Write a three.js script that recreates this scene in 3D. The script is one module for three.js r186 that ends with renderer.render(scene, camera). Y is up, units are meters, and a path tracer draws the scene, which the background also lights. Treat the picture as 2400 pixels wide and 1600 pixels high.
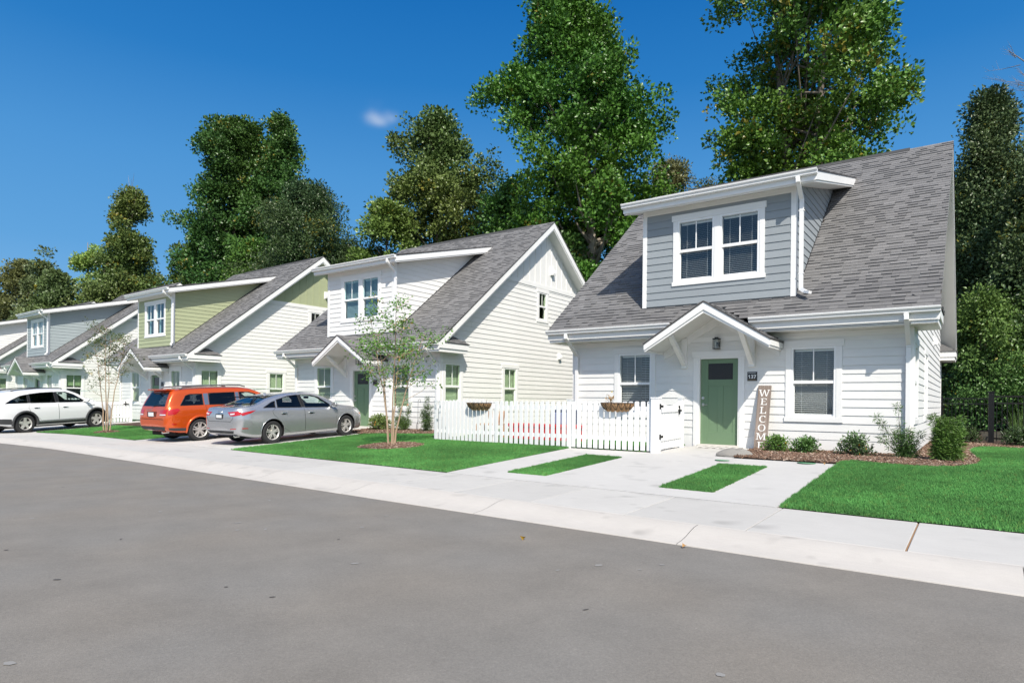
import * as THREE from 'three';
import { mergeGeometries, mergeVertices, toCreasedNormals } from 'three/addons/utils/BufferGeometryUtils.js';
import { RoundedBoxGeometry } from 'three/addons/geometries/RoundedBoxGeometry.js';
import { FontLoader } from 'three/addons/loaders/FontLoader.js';
import { TextGeometry } from 'three/addons/geometries/TextGeometry.js';
import { Brush, Evaluator, SUBTRACTION } from 'three-bvh-csg';

// ---------- camera, sky, sun, exposure ----------
const scene = new THREE.Scene();
const W = 1024, H = 682, PX = 2400 / 1024;
const camera = new THREE.PerspectiveCamera(2 * Math.atan(800 / 1496) * 180 / Math.PI, W / H, 0.1, 600);
camera.rotation.order = 'YXZ';
camera.position.set(0, 1.03, 0);
camera.rotation.set(0, 36 * Math.PI / 180, 0.62 * Math.PI / 180);
camera.setViewOffset(W, H, 0, -140 / PX, W, H);   // a shift lens: level camera, frame moved up
scene.add(camera);

const SUN = new THREE.Vector3(1.07, 1.55, 1.0).normalize();
const EXPOSURE = 1.6;
{
  const w = 1024, h = 512, d = new Float32Array(w * h * 4), lin = (c) => c.map((v) => Math.pow(v / 255, 2.2));
  const stops = [[-1, lin([96, 120, 140])], [-0.04, lin([150, 168, 182])], [0.0, lin([206, 219, 228])], [0.06, lin([166, 201, 231])], [0.12, lin([122, 178, 228])], [0.2, lin([98, 163, 221])], [0.32, lin([80, 149, 213])], [0.44, lin([48, 124, 196])], [0.56, lin([29, 106, 181])], [0.8, lin([22, 92, 164])], [1, lin([20, 86, 154])]];
  const n2 = (x, y) => { const s = Math.sin(x * 127.1 + y * 311.7) * 43758.5453; return s - Math.floor(s); };
  const vn = (x, y) => { const i = Math.floor(x), j = Math.floor(y), f = x - i, g = y - j, a = f * f * (3 - 2 * f), b = g * g * (3 - 2 * g); return (n2(i, j) * (1 - a) + n2(i + 1, j) * a) * (1 - b) + (n2(i, j + 1) * (1 - a) + n2(i + 1, j + 1) * a) * b; };
  const fbm = (x, y) => vn(x, y) * .5 + vn(x * 2.1, y * 2.1) * .27 + vn(x * 4.3, y * 4.3) * .15 + vn(x * 9, y * 9) * .08;
  const v = new THREE.Vector3();
  // directions of the small wisps of cloud (unit vectors)
  const px = (x, y) => { const p = new THREE.Vector3((x - 1200) / 1496, -(y - 940) / 1496, -1); p.applyEuler(camera.rotation); return p.normalize(); };
  const wisps = [[px(878, 276), .011, .0055, 1.0], [px(892, 284), .012, .0035, .8], [px(916, 274), .010, .0035, .8], [px(880, 246), .012, .0016, .45]];
  for (let j = 0; j < h; j++) for (let i = 0; i < w; i++) {
    const el = ((j + .5) / h - .5) * Math.PI, az = ((i + .5) / w - .5) * 2 * Math.PI;
    v.set(Math.cos(el) * Math.cos(az), Math.sin(el), Math.cos(el) * Math.sin(az));
    let k = 1; while (k < stops.length - 1 && v.y > stops[k][0]) k++;
    const t = Math.min(1, Math.max(0, (v.y - stops[k - 1][0]) / (stops[k][0] - stops[k - 1][0])));
    const c = [0, 1, 2].map((q) => stops[k - 1][1][q] * (1 - t) + stops[k][1][q] * t);
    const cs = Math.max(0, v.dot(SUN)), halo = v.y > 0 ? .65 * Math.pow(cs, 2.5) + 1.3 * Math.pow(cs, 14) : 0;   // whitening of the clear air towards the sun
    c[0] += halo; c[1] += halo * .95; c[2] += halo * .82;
    for (const [p, sx, sy, a] of wisps) {
      const dy = v.y - p.y, dh = Math.atan2(v.x * p.z - v.z * p.x, v.x * p.x + v.z * p.z);
      const q = Math.exp(-(dh * dh) / (sx * sx) - (dy * dy) / (sy * sy)) * a * (.25 + 1.3 * Math.pow(fbm(dh * 220 + 7, dy * 300 + 3), 1.6));
      const m = Math.min(.42, q * .75);
      c[0] += (.75 - c[0]) * m; c[1] += (.82 - c[1]) * m; c[2] += (.92 - c[2]) * m;
    }
    const o = (j * w + i) * 4;
    d[o] = c[0] / EXPOSURE; d[o + 1] = c[1] / EXPOSURE; d[o + 2] = c[2] / EXPOSURE; d[o + 3] = 1;
  }
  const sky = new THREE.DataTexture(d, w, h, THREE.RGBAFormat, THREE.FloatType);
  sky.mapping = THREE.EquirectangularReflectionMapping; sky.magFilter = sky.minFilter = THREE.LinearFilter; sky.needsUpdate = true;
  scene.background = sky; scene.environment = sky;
}
const sun = new THREE.DirectionalLight(new THREE.Color(1, .935, .84), 3.5);
sun.name = 'sun'; sun.position.copy(SUN).multiplyScalar(90).add(new THREE.Vector3(-18, 0, -16)); sun.target.position.set(-18, 0, -16);
sun.castShadow = true; sun.shadow.mapSize.set(4096, 4096);
Object.assign(sun.shadow.camera, { left: -60, right: 60, top: 60, bottom: -60, near: 1, far: 220 });
scene.add(sun, sun.target);

const renderer = new THREE.WebGLRenderer({ antialias: true });
renderer.setSize(W, H); renderer.shadowMap.enabled = true;
renderer.toneMapping = THREE.LinearToneMapping; renderer.toneMappingExposure = EXPOSURE;

// ---------- helpers ----------
function rng(seed) { let a = seed >>> 0; return () => { a = (a + 0x6D2B79F5) | 0; let t = Math.imul(a ^ (a >>> 15), 1 | a); t = (t + Math.imul(t ^ (t >>> 7), 61 | t)) ^ t; return ((t ^ (t >>> 14)) >>> 0) / 4294967296; }; }
const C = (r, g, b) => new THREE.Color().setRGB(r, g, b);
const std = (color, roughness = .7, more = {}) => new THREE.MeshStandardMaterial({ color, roughness, ...more });
const phy = (color, roughness = .5, more = {}) => new THREE.MeshPhysicalMaterial({ color, roughness, ...more });
const used = {};
function numbered(name) { const n = used[name] = (used[name] ?? -1) + 1; return n ? name + '_' + String(n).padStart(3, '0') : name; }
function mesh(name, geo, mat, parent) { const m = new THREE.Mesh(geo, mat); m.name = name; m.castShadow = m.receiveShadow = true; if (parent) parent.add(m); return m; }
function merged(list) {
  const flat = list.filter(Boolean);
  if (flat.length === 1) return flat[0];
  const idx = flat.every((g) => g.index), all = flat.map((g) => { let q = idx ? g : g.index ? g.toNonIndexed() : g; if (q.groups.length) { q = q.clone(); q.clearGroups(); } return q; });
  const keep = Object.keys(all[0].attributes).filter((k) => all.every((g) => g.attributes[k]));
  for (const g of all) for (const k of Object.keys(g.attributes)) if (!keep.includes(k)) g.deleteAttribute(k);
  return mergeGeometries(all);
}
function part(name, geos, mat, parent) { return mesh(name, Array.isArray(geos) ? merged(geos) : geos, mat, parent); }
function thing(name, label, category, pos = [0, 0, 0], turn = 0, group) {
  const o = new THREE.Group(); o.name = numbered(name); o.position.set(...pos); o.rotation.y = turn;
  o.userData = { label, category }; if (group) o.userData.group = group; scene.add(o); return o;
}
function single(name, geo, mat, label, category, group) { const m = mesh(numbered(name), Array.isArray(geo) ? merged(geo) : geo, mat, scene); m.userData = { label, category }; if (group) m.userData.group = group; return m; }
function struct(name, geo, mat) { const m = mesh(name, Array.isArray(geo) ? merged(geo) : geo, mat, scene); m.userData.kind = 'structure'; return m; }
function sub(parent, name) { const g = new THREE.Group(); g.name = name; parent.add(g); return g; }
// a box from corner to corner
function box(x0, y0, z0, x1, y1, z1) { const g = new THREE.BoxGeometry(Math.abs(x1 - x0), Math.abs(y1 - y0), Math.abs(z1 - z0)); g.translate((x0 + x1) / 2, (y0 + y1) / 2, (z0 + z1) / 2); return g; }
function rbox(x0, y0, z0, x1, y1, z1, r = .01, s = 1) { const g = new RoundedBoxGeometry(Math.abs(x1 - x0), Math.abs(y1 - y0), Math.abs(z1 - z0), s, r); g.translate((x0 + x1) / 2, (y0 + y1) / 2, (z0 + z1) / 2); return g; }
// polygon in (a, b) extruded along the third axis: plane 'xy' -> z, 'zy' -> x
function prism(pts, plane, from, to) {
  const s = new THREE.Shape(pts.map(([a, b]) => new THREE.Vector2(a, b)));
  const g = new THREE.ExtrudeGeometry(s, { depth: to - from, bevelEnabled: false });
  if (plane === 'xy') g.translate(0, 0, from);
  else { g.rotateY(-Math.PI / 2); g.translate(to, 0, 0); }       // (a, b, d) -> (-d, b, a): a is z
  return g;
}
// a bar of rectangular section between two points
function bar(a, b, w, h, up = new THREE.Vector3(0, 1, 0)) {
  const A = new THREE.Vector3(...a), B = new THREE.Vector3(...b), d = B.clone().sub(A), L = d.length(); d.normalize();
  const x = new THREE.Vector3().crossVectors(up, d); if (x.lengthSq() < 1e-8) x.set(1, 0, 0); x.normalize(); const y = new THREE.Vector3().crossVectors(d, x);
  const g = new THREE.BoxGeometry(w, h, L); g.applyMatrix4(new THREE.Matrix4().makeBasis(x, y, d).setPosition(A.add(B).multiplyScalar(.5))); return g;
}
// a tapered tube through points with radii
function limb(pts, radii, sides = 6) {
  const P = pts.map((p) => p.isVector3 ? p : new THREE.Vector3(...p)), n = P.length, pos = [], idx = [], nor = [], uv = [];
  let x = new THREE.Vector3(1, 0, 0), len = 0;
  for (let i = 0; i < n; i++) {
    const d = P[Math.min(n - 1, i + 1)].clone().sub(P[Math.max(0, i - 1)]).normalize();
    const y = new THREE.Vector3().crossVectors(d, x); if (y.lengthSq() < 1e-4) { x.set(0, 0, 1); y.crossVectors(d, x); } y.normalize(); x = new THREE.Vector3().crossVectors(y, d).normalize();
    if (i) len += P[i].distanceTo(P[i - 1]);
    for (let k = 0; k <= sides; k++) { const t = k / sides * Math.PI * 2, c = Math.cos(t), s = Math.sin(t), q = new THREE.Vector3().addScaledVector(x, c).addScaledVector(y, s); pos.push(P[i].x + q.x * radii[i], P[i].y + q.y * radii[i], P[i].z + q.z * radii[i]); nor.push(q.x, q.y, q.z); uv.push(k / sides * .6, len); }
    if (i) for (let k = 0; k < sides; k++) { const a = (i - 1) * (sides + 1) + k, b = a + 1, c2 = a + sides + 1, e = c2 + 1; idx.push(a, b, c2, b, e, c2); }
  }
  const g = new THREE.BufferGeometry(); g.setAttribute('position', new THREE.Float32BufferAttribute(pos, 3)); g.setAttribute('normal', new THREE.Float32BufferAttribute(nor, 3)); g.setAttribute('uv', new THREE.Float32BufferAttribute(uv, 2)); g.setIndex(idx); return g;
}
function tube(pts, r, sides = 8) { return limb(pts, pts.map(() => r), sides); }
// value noise
function noise3(seed = 1) { const h = (i, j, k) => { let a = Math.imul(i, 374761393) ^ Math.imul(j, 668265263) ^ Math.imul(k, 2147483647 - 1000 * seed) ^ seed * 7919; a = Math.imul(a ^ (a >>> 13), 1274126177); return ((a ^ (a >>> 16)) >>> 0) / 4294967296; }; const s = (t) => t * t * (3 - 2 * t);
  return (x, y, z = 0) => { const i = Math.floor(x), j = Math.floor(y), k = Math.floor(z), a = s(x - i), b = s(y - j), c = s(z - k), L = (p, q, t) => p + (q - p) * t; return L(L(L(h(i, j, k), h(i + 1, j, k), a), L(h(i, j + 1, k), h(i + 1, j + 1, k), a), b), L(L(h(i, j, k + 1), h(i + 1, j, k + 1), a), L(h(i, j + 1, k + 1), h(i + 1, j + 1, k + 1), a), b), c); }; }
// tiling texture from f(u, v, N) -> [r, g, b] (linear 0..1) or a single number; N(x, y, period) is tiling noise
function texture(size, f, { srgb = false, repeat = [1, 1], seed = 5 } = {}) {
  const d = new Uint8Array(size * size * 4), h = (i, j) => { let a = Math.imul(i, 374761393) ^ Math.imul(j, 668265263) ^ seed * 7919; a = Math.imul(a ^ (a >>> 13), 1274126177); return ((a ^ (a >>> 16)) >>> 0) / 4294967296; }, s = (t) => t * t * (3 - 2 * t);
  const N = (u, v, p) => { const x = u * p, y = v * p, i = Math.floor(x), j = Math.floor(y), a = s(x - i), b = s(y - j), m = (q) => ((q % p) + p) % p, A = h(m(i), m(j)), B = h(m(i + 1), m(j)), c = h(m(i), m(j + 1)), e = h(m(i + 1), m(j + 1)); return (A + (B - A) * a) * (1 - b) + (c + (e - c) * a) * b; };
  const enc = srgb ? (v) => 255 * Math.pow(Math.min(1, Math.max(0, v)), 1 / 2.2) : (v) => 255 * Math.min(1, Math.max(0, v));
  for (let j = 0; j < size; j++) for (let i = 0; i < size; i++) { const c = f(i / size, j / size, N), o = (j * size + i) * 4; if (c.length) { d[o] = enc(c[0]); d[o + 1] = enc(c[1]); d[o + 2] = enc(c[2]); } else d[o] = d[o + 1] = d[o + 2] = enc(c); d[o + 3] = 255; }
  const t = new THREE.DataTexture(d, size, size); t.wrapS = t.wrapT = THREE.RepeatWrapping; t.magFilter = THREE.LinearFilter; t.minFilter = THREE.LinearFilter; t.repeat.set(...repeat); if (srgb) t.colorSpace = THREE.SRGBColorSpace; t.needsUpdate = true; return t;
}
function withRepeat(t, x, y) { const q = t.clone(); q.repeat.set(x, y); q.needsUpdate = true; return q; }
const lerp = (a, b, t) => a + (b - a) * t, clamp = (v, a = 0, b = 1) => Math.min(b, Math.max(a, v));
const interp = (x, xs, ys) => { if (x <= xs[0]) return ys[0]; for (let i = 1; i < xs.length; i++) if (x <= xs[i]) return lerp(ys[i - 1], ys[i], (x - xs[i - 1]) / (xs[i] - xs[i - 1])); return ys[ys.length - 1]; };
function color(geo, fn) { const p = geo.attributes.position, c = new Float32Array(p.count * 3); for (let i = 0; i < p.count; i++) { const q = fn(p.getX(i), p.getY(i), p.getZ(i), i); c[i * 3] = q[0]; c[i * 3 + 1] = q[1]; c[i * 3 + 2] = q[2]; } geo.setAttribute('color', new THREE.BufferAttribute(c, 3)); return geo; }
// ---------- ground ----------
const yWalk = (x) => -.187 + .0062 * Math.max(-70, Math.min(30, x));
const ZX = [-60, -35, -29, -27, -24, -21, -15, -7, -2, .4, 30];
const zWalk = (x) => interp(x, ZX, [-3, -8.2, -9.1, -9.38, -9.35, -9.2, -8.9, -8.35, -8, -7.84, -5.9]);
const zJoint = (x) => interp(x, ZX, [-1, -6.5, -7.15, -7.33, -7.47, -7.5, -7.27, -6.82, -6.48, -6.37, -4.5]);
const zRoad = (x) => interp(x, ZX, [0, -5.7, -6.5, -6.72, -6.86, -6.9, -6.57, -6.11, -5.88, -5.79, -4]);
const yard = (x, z) => Math.min(0, yWalk(x) + .046 * (zWalk(x) - z));
const yRoad = (x) => yWalk(x) - .128;
// a sheet over a polygon: pts [[x, z]...], height y(x, z), cell size; uv in metres
function sheet(pts, y, cell = .6, lift = 0) {
  const inside = (x, z) => { let c = false; for (let i = 0, j = pts.length - 1; i < pts.length; j = i++) { const [a, b] = pts[i], [e, f] = pts[j]; if ((b > z) !== (f > z) && x < (e - a) * (z - b) / (f - b) + a) c = !c; } return c; };
  const shape = new THREE.ShapeGeometry(new THREE.Shape(pts.map(([x, z]) => new THREE.Vector2(x, -z))));
  // split long edges so that the sheet follows the slope
  let tri = []; { const p = shape.attributes.position, ix = shape.index; for (let i = 0; i < ix.count; i += 3) tri.push([0, 1, 2].map((k) => [p.getX(ix.getX(i + k)), -p.getY(ix.getX(i + k))])); }
  for (let pass = 0; pass < 9; pass++) { const out = []; let cut = false; for (const t of tri) { let b = 0, bl = 0; for (let k = 0; k < 3; k++) { const q = t[(k + 1) % 3], l = Math.hypot(t[k][0] - q[0], t[k][1] - q[1]); if (l > bl) { bl = l; b = k; } } if (bl > cell) { cut = true; const p = t[b], q = t[(b + 1) % 3], r = t[(b + 2) % 3], m = [(p[0] + q[0]) / 2, (p[1] + q[1]) / 2]; out.push([p, m, r], [m, q, r]); } else out.push(t); } tri = out; if (!cut) break; }
  const pos = [], uv = []; for (const t of tri) for (const [x, z] of t) { pos.push(x, y(x, z) + lift, z); uv.push(x, -z); }
  let g = new THREE.BufferGeometry(); g.setAttribute('position', new THREE.Float32BufferAttribute(pos, 3)); g.setAttribute('uv', new THREE.Float32BufferAttribute(uv, 2));
  g = mergeVertices(g, 1e-4); g.computeVertexNormals(); if (g.attributes.normal.getY(0) < 0) { const ix = g.index.array; for (let i = 0; i < ix.length; i += 3) { const t = ix[i]; ix[i] = ix[i + 1]; ix[i + 1] = t; } g.computeVertexNormals(); }
  g.userData.inside = inside; return g;
}
const M = {};
{
  // asphalt: worn, fine grey-brown aggregate with broad tone drifts and a few pale and dark spots
  const fine = texture(512, (u, v, N) => { const a = N(u, v, 256), b = N(u, v, 128), c = N(u, v, 64); const s = a * .5 + b * .3 + c * .2; return s; }, { seed: 3 });
  const asp = texture(1024, (u, v, N) => { const g = N(u, v, 512) * .55 + N(u + .3, v + .1, 256) * .45, m = N(u, v, 6) * .5 + N(u, v, 14) * .3 + N(u, v, 40) * .2, w = N(u, v, 3); let t = .19 * (.86 + .22 * (g - .5) * 1.6 + .24 * (m - .5) + .1); const sp = N(u + .7, v, 340); if (sp > .93) t *= 1.28; if (sp < .05) t *= .8; return [t * (1.04 + .05 * (w - .5)), t * .965, t * (.855 - .05 * (w - .5))]; }, { srgb: true, seed: 11 });
  M.asphalt = std(0xffffff, .93, { map: withRepeat(asp, 1 / 2.6, 1 / 2.6), bumpMap: withRepeat(fine, 1 / .55, 1 / .55), bumpScale: .003 });
  const con = texture(1024, (u, v, N) => { const m = N(u, v, 4) * .4 + N(u, v, 9) * .3 + N(u, v, 22) * .3, br = N(u * .13, v, 200) * .5 + N(u * .2, v + .4, 120) * .5, g = N(u, v, 400); let t = .535 * (.93 + .10 * (m - .5) + .05 * (br - .5) + .05 * (g - .5)); const st = N(u + .2, v + .6, 7) * .6 + N(u, v, 18) * .4; if (st > .66) t *= 1 - (st - .66) * .9; return [t, t * .978, t * .935]; }, { srgb: true, seed: 21 });
  M.concreteTex = con;
  M.concrete = std(0xffffff, .88, { map: withRepeat(con, 1 / 3.1, 1 / 3.1), bumpMap: withRepeat(fine, 1 / .4, 1 / .4), bumpScale: .0015 });
  M.slabs = [.93, .97, 1, .955].map((k) => std(C(k, k * .995, k * .985), .88, { map: M.concrete.map, bumpMap: M.concrete.bumpMap, bumpScale: .0015 }));
  M.kerb = std(C(1.0, .965, .93), .88, { map: withRepeat(con, 1 / 2.3, 1 / 2.3), bumpMap: withRepeat(fine, 1 / .4, 1 / .4), bumpScale: .0015 });
  M.joint = std(C(.2, .185, .165), .95);
  const gr = texture(1024, (u, v, N) => { const a = N(u, v, 512), b = N(u, v, 200), m = N(u, v, 5) * .4 + N(u, v, 13) * .35 + N(u, v, 33) * .25, k = .7 + .5 * (a - .5) + .35 * (b - .5) + .5 * (m - .5) + .28; return [.072 * k * (1 + .35 * (m - .5)), .195 * k, .05 * k]; }, { srgb: true, seed: 31 });
  M.grass = std(0xffffff, .95, { map: withRepeat(gr, 1 / 2.7, 1 / 2.7), bumpMap: withRepeat(fine, 1 / .5, 1 / .5), bumpScale: .02 });
  const mu = texture(512, (u, v, N) => { const a = N(u, v, 128), b = N(u + .3, v, 60), k = .35 + 1.0 * a * b + .3 * N(u, v, 9); return [.13 * k, .072 * k, .047 * k]; }, { srgb: true, seed: 41 });
  M.mulch = std(0xffffff, .95, { map: withRepeat(mu, 1 / .9, 1 / .9), bumpMap: withRepeat(fine, 1 / .7, 1 / .7), bumpScale: .03 });
  M.earth = std(C(.05, .042, .024), 1, { map: withRepeat(texture(256, (u, v, N) => { const k = .5 + .8 * N(u, v, 40) * N(u, v, 13) + .3 * N(u, v, 5); return [k, k, k]; }, { srgb: true, seed: 9 }), .3, .3) });
  M.fine = fine;
}
// base sheet out to the horizon
{
  const y = (x, z) => { const far = Math.max(0, Math.hypot(x, z) - 60); return (z < zRoad(x) ? yard(x, z) : yRoad(x)) - .06 - Math.min(.5, far * .004); };
  const g = new THREE.PlaneGeometry(640, 640, 160, 160); g.rotateX(-Math.PI / 2);
  const p = g.attributes.position, uv = g.attributes.uv; for (let i = 0; i < p.count; i++) { const x = p.getX(i), z = p.getZ(i); p.setY(i, Math.min(y(x - 2, z + 2), y(x, z), y(x, z + 3)) - (z > -20 && z < 8 ? .12 : 0)); uv.setXY(i, x, z); }
  g.computeVertexNormals(); struct('ground', g, M.earth);
}
// road
{
  const pts = []; for (let x = 26; x >= -60; x -= 1) pts.push([x, zRoad(x) - .03]); pts.push([-60, 24], [26, 24]);
  const r = struct('road', sheet(pts, (x) => yRoad(x), 1.6), M.asphalt);
  // a few pale scuffs and dark drips on the asphalt
  const R = rng(77), geos = { pale: [], dark: [] };
  const blob = (x, z, a, b, ang, lift) => { const n = 14, p = [], ix = []; p.push(x, yRoad(x) + lift, z); for (let k = 0; k < n; k++) { const t = k / n * 6.283, rr = .75 + .4 * R(); const u = Math.cos(t) * a * rr, w = Math.sin(t) * b * rr, X = x + u * Math.cos(ang) - w * Math.sin(ang), Z = z + u * Math.sin(ang) + w * Math.cos(ang); p.push(X, yRoad(X) + lift, Z); ix.push(0, 1 + (k + 1) % n, 1 + k); } const g = new THREE.BufferGeometry(); g.setAttribute('position', new THREE.Float32BufferAttribute(p, 3)); g.setIndex(ix); g.computeVertexNormals(); return g; };
  for (let i = 0; i < 40; i++) geos.pale.push(blob(-1 - R() * 16, -5.3 + R() * 4.2, .012 + R() * .035, .01 + R() * .02, R() * 3, .004));
  for (let i = 0; i < 14; i++) geos.dark.push(blob(-1 - R() * 14, -5.3 + R() * 4.2, .01 + R() * .022, .008 + R() * .012, R() * 3, .004));
  const a = part('scuff_marks', geos.pale, std(C(.24, .235, .225), .9), r); a.userData.kind = 'stuff';
  const b = part('oil_drips', geos.dark, std(C(.075, .07, .066), .8), r); b.userData.kind = 'stuff';
}
// rolled kerb in cast panels
{
  const kerb = new THREE.Group(); kerb.name = 'kerb'; kerb.userData.kind = 'structure'; scene.add(kerb);
  const prof = [[-.04, -.16], [0, -.030], [.02, -.023], [.2, -.030], [.38, -.052], [.58, -.085], [.78, -.108], [.97, -.117], [1, -.121], [1.01, -.2]];
  const edges = [.31]; for (let x = .31 - 2.62; x > -58; x -= 2.62) edges.push(x); edges.unshift(2.95, 5.6, 8.2);
  for (let i = 0; i < edges.length - 1; i++) {
    const x0 = edges[i] - .003, x1 = edges[i + 1] + .003, n = 4, pos = [], ix = [], uv = [];
    for (let k = 0; k <= n; k++) { const x = lerp(x0, x1, k / n); for (const [t, y] of prof) { pos.push(x, yWalk(x) + y, lerp(zJoint(x) + .006, zRoad(x), t)); uv.push(x, t * .6 + (i % 5) * .37); } }
    const m = prof.length; for (let k = 0; k < n; k++) for (let q = 0; q < m - 1; q++) { const a = k * m + q, b = a + 1, c = a + m, e = c + 1; ix.push(a, c, b, b, c, e); }
    let g = new THREE.BufferGeometry(); g.setAttribute('position', new THREE.Float32BufferAttribute(pos, 3)); g.setAttribute('uv', new THREE.Float32BufferAttribute(uv, 2)); g.setIndex(ix); g.computeVertexNormals(); if (g.attributes.normal.getY(m * 2 + 4) < 0) { const a = g.index.array; for (let q = 0; q < a.length; q += 3) { const t = a[q]; a[q] = a[q + 1]; a[q + 1] = t; } g.computeVertexNormals(); }
    mesh('kerb_panel', g, M.kerb, kerb);
  }
  const dark = []; for (let x = 8; x > -58; x -= 2) { const q = []; for (const xx of [x, x - 2]) q.push([xx, zJoint(xx) - .05], [xx, zRoad(xx) + .02]); const g = sheet([q[0], q[1], q[3], q[2]], (xx, z) => yWalk(xx) - .17, 3); dark.push(g); }
  part('kerb_bed', dark, M.joint, kerb);
}
// pavement slabs
{
  const walk = new THREE.Group(); walk.name = 'pavement'; walk.userData.kind = 'structure'; scene.add(walk);
  const at = [8, 5, 2.9, -.47, -1.83, -3.19, -4.54, -5.9]; for (let x = -7.3; x > -58; x -= 1.42) at.push(x);
  const R = rng(5);
  for (let i = 0; i < at.length - 1; i++) {
    const wide = i === 2, x0 = at[i] - (wide || i === 3 ? .007 : .0035), x1 = at[i + 1] + (wide ? .007 : .0035), n = 3, bev = .008;
    const pos = [], uv = [], ix = [], tone = .97 + .05 * R();
    const rows = [[0, -.06], [.0, -bev], [bev, 0], [1 - bev, 0], [1, -bev], [1, -.06]];
    const cols = [[x0, -.06], [x0, -bev * .6], [x0 - bev, 0], ...[1, 2].map((k) => [lerp(x0, x1, k / 3), 0]), [x1 + bev, 0], [x1, -bev * .6], [x1, -.06]];
    for (const [x, dy] of cols) for (const [t, dz] of rows) { const zb = zWalk(x) , zf = zJoint(x) - .004; const z = t === 0 ? zb : t === 1 ? zf : t < .5 ? zb + bev : zf - bev; const y = yWalk(x) - .022 * ((z - zb) / (zf - zb)); pos.push(x, y + Math.min(dy, dz), z); uv.push(x + i * .37, z); }
    const m = rows.length; for (let k = 0; k < cols.length - 1; k++) for (let q = 0; q < m - 1; q++) { const a = k * m + q, b = a + 1, c = a + m, e = c + 1; ix.push(a, b, c, b, e, c); }
    const g = new THREE.BufferGeometry(); g.setAttribute('position', new THREE.Float32BufferAttribute(pos, 3)); g.setAttribute('uv', new THREE.Float32BufferAttribute(uv, 2)); g.setIndex(ix); g.computeVertexNormals(); if (g.attributes.normal.getY(m * 3 + 2) < 0) { const a = g.index.array; for (let q = 0; q < a.length; q += 3) { const t = a[q]; a[q] = a[q + 1]; a[q + 1] = t; } g.computeVertexNormals(); }
    mesh('pavement_slab', g, M.slabs[Math.floor(R() * 4)], walk);
  }
  const bed = []; for (let x = 8; x > -58; x -= 2) bed.push(sheet([[x, zWalk(x) - .02], [x, zJoint(x) + .02], [x - 2, zJoint(x - 2) + .02], [x - 2, zWalk(x - 2) - .02]], (xx, z) => yWalk(xx) - .055, 3));
  part('pavement_bed', bed, std(C(.2, .185, .165), .95), walk);
  // soft timber strip in the wide joint
  const z0 = zWalk(-.47), z1 = zJoint(-.47); part('expansion_strip', bar([-.47, yWalk(-.47) - .03, z0 + .01], [-.47, yWalk(-.47) - .045, z1 - .01], .011, .04), std(C(.3, .17, .08), .9), walk);
}
const drive = (x0, x1) => { };
// driveways, each a cast slab with grass strips let in
const driveLift = .004;
const D1 = [[-1.9, zWalk(-1.9) - .012], [-1.94, -12.25], [-3.72, -12.36], [-3.82, -12.7], [-3.95, -13.6], [-4.05, -15.24], [-5.5, -15.24], [-5.62, -12.6], [-7.56, -12.74], [-7.5, zWalk(-7.5) - .012]];
const D2 = [[-15.3, zWalk(-15.3) - .012], [-15.62, -13.5], [-16.2, -13.72], [-17.2, -14.2], [-17.55, -15.84], [-19.2, -15.84], [-19.3, -13.4], [-21.4, -13.5], [-21.24, zWalk(-21.24) - .012]];
const D3 = [[-29.2, zWalk(-29.2) - .012], [-30.0, -11.8], [-30.2, -12.4], [-31.4, -12.6], [-31.4, -14.4], [-33, -14.4], [-33.2, -12], [-36, -12], [-35.3, zWalk(-35.3) - .012]];
const strips1 = [[[-2.87, -8.6], [-2.88, -11.38], [-3.67, -11.39], [-3.66, -8.66]], [[-5.72, -8.84], [-5.69, -11.57], [-6.52, -11.66], [-6.54, -8.87]]];
function slabWithHoles(pts, holes, y, lift, cell) {
  const s = new THREE.Shape(pts.map(([x, z]) => new THREE.Vector2(x, -z))); for (const h of holes) s.holes.push(new THREE.Path(h.map(([x, z]) => new THREE.Vector2(x, -z))));
  const sg = new THREE.ShapeGeometry(s); let tri = []; const p = sg.attributes.position, ix = sg.index; for (let i = 0; i < ix.count; i += 3) tri.push([0, 1, 2].map((k) => [p.getX(ix.getX(i + k)), -p.getY(ix.getX(i + k))]));
  for (let pass = 0; pass < 8; pass++) { const out = []; for (const t of tri) { let b = 0, bl = 0; for (let k = 0; k < 3; k++) { const q = t[(k + 1) % 3], l = Math.hypot(t[k][0] - q[0], t[k][1] - q[1]); if (l > bl) { bl = l; b = k; } } if (bl > cell) { const a = t[b], q = t[(b + 1) % 3], r = t[(b + 2) % 3], m = [(a[0] + q[0]) / 2, (a[1] + q[1]) / 2]; out.push([a, m, r], [m, q, r]); } else out.push(t); } tri = out; }
  const pos = [], uv = []; for (const t of tri) for (const [x, z] of t) { pos.push(x, y(x, z) + lift, z); uv.push(x, -z); }
  for (const ring of [pts, ...holes]) for (let i = 0; i < ring.length; i++) { const a = ring[i], b = ring[(i + 1) % ring.length], ya = y(a[0], a[1]) + lift, yb = y(b[0], b[1]) + lift; pos.push(a[0], ya, a[1], a[0], ya - .08, a[1], b[0], yb, b[1], b[0], yb, b[1], a[0], ya - .08, a[1], b[0], yb - .08, b[1]); uv.push(0, 0, 0, .1, 1, 0, 1, 0, 0, .1, 1, .1); }
  const g = new THREE.BufferGeometry(); g.setAttribute('position', new THREE.Float32BufferAttribute(pos, 3)); g.setAttribute('uv', new THREE.Float32BufferAttribute(uv, 2)); g.computeVertexNormals(); return g;
}
struct('driveway', slabWithHoles(D1, strips1, yard, driveLift, .9), M.concrete);
struct('driveway_001', slabWithHoles(D2, [], yard, driveLift, .9), M.concrete);
struct('driveway_002', slabWithHoles(D3, [], yard, driveLift, .9), M.concrete);
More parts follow.
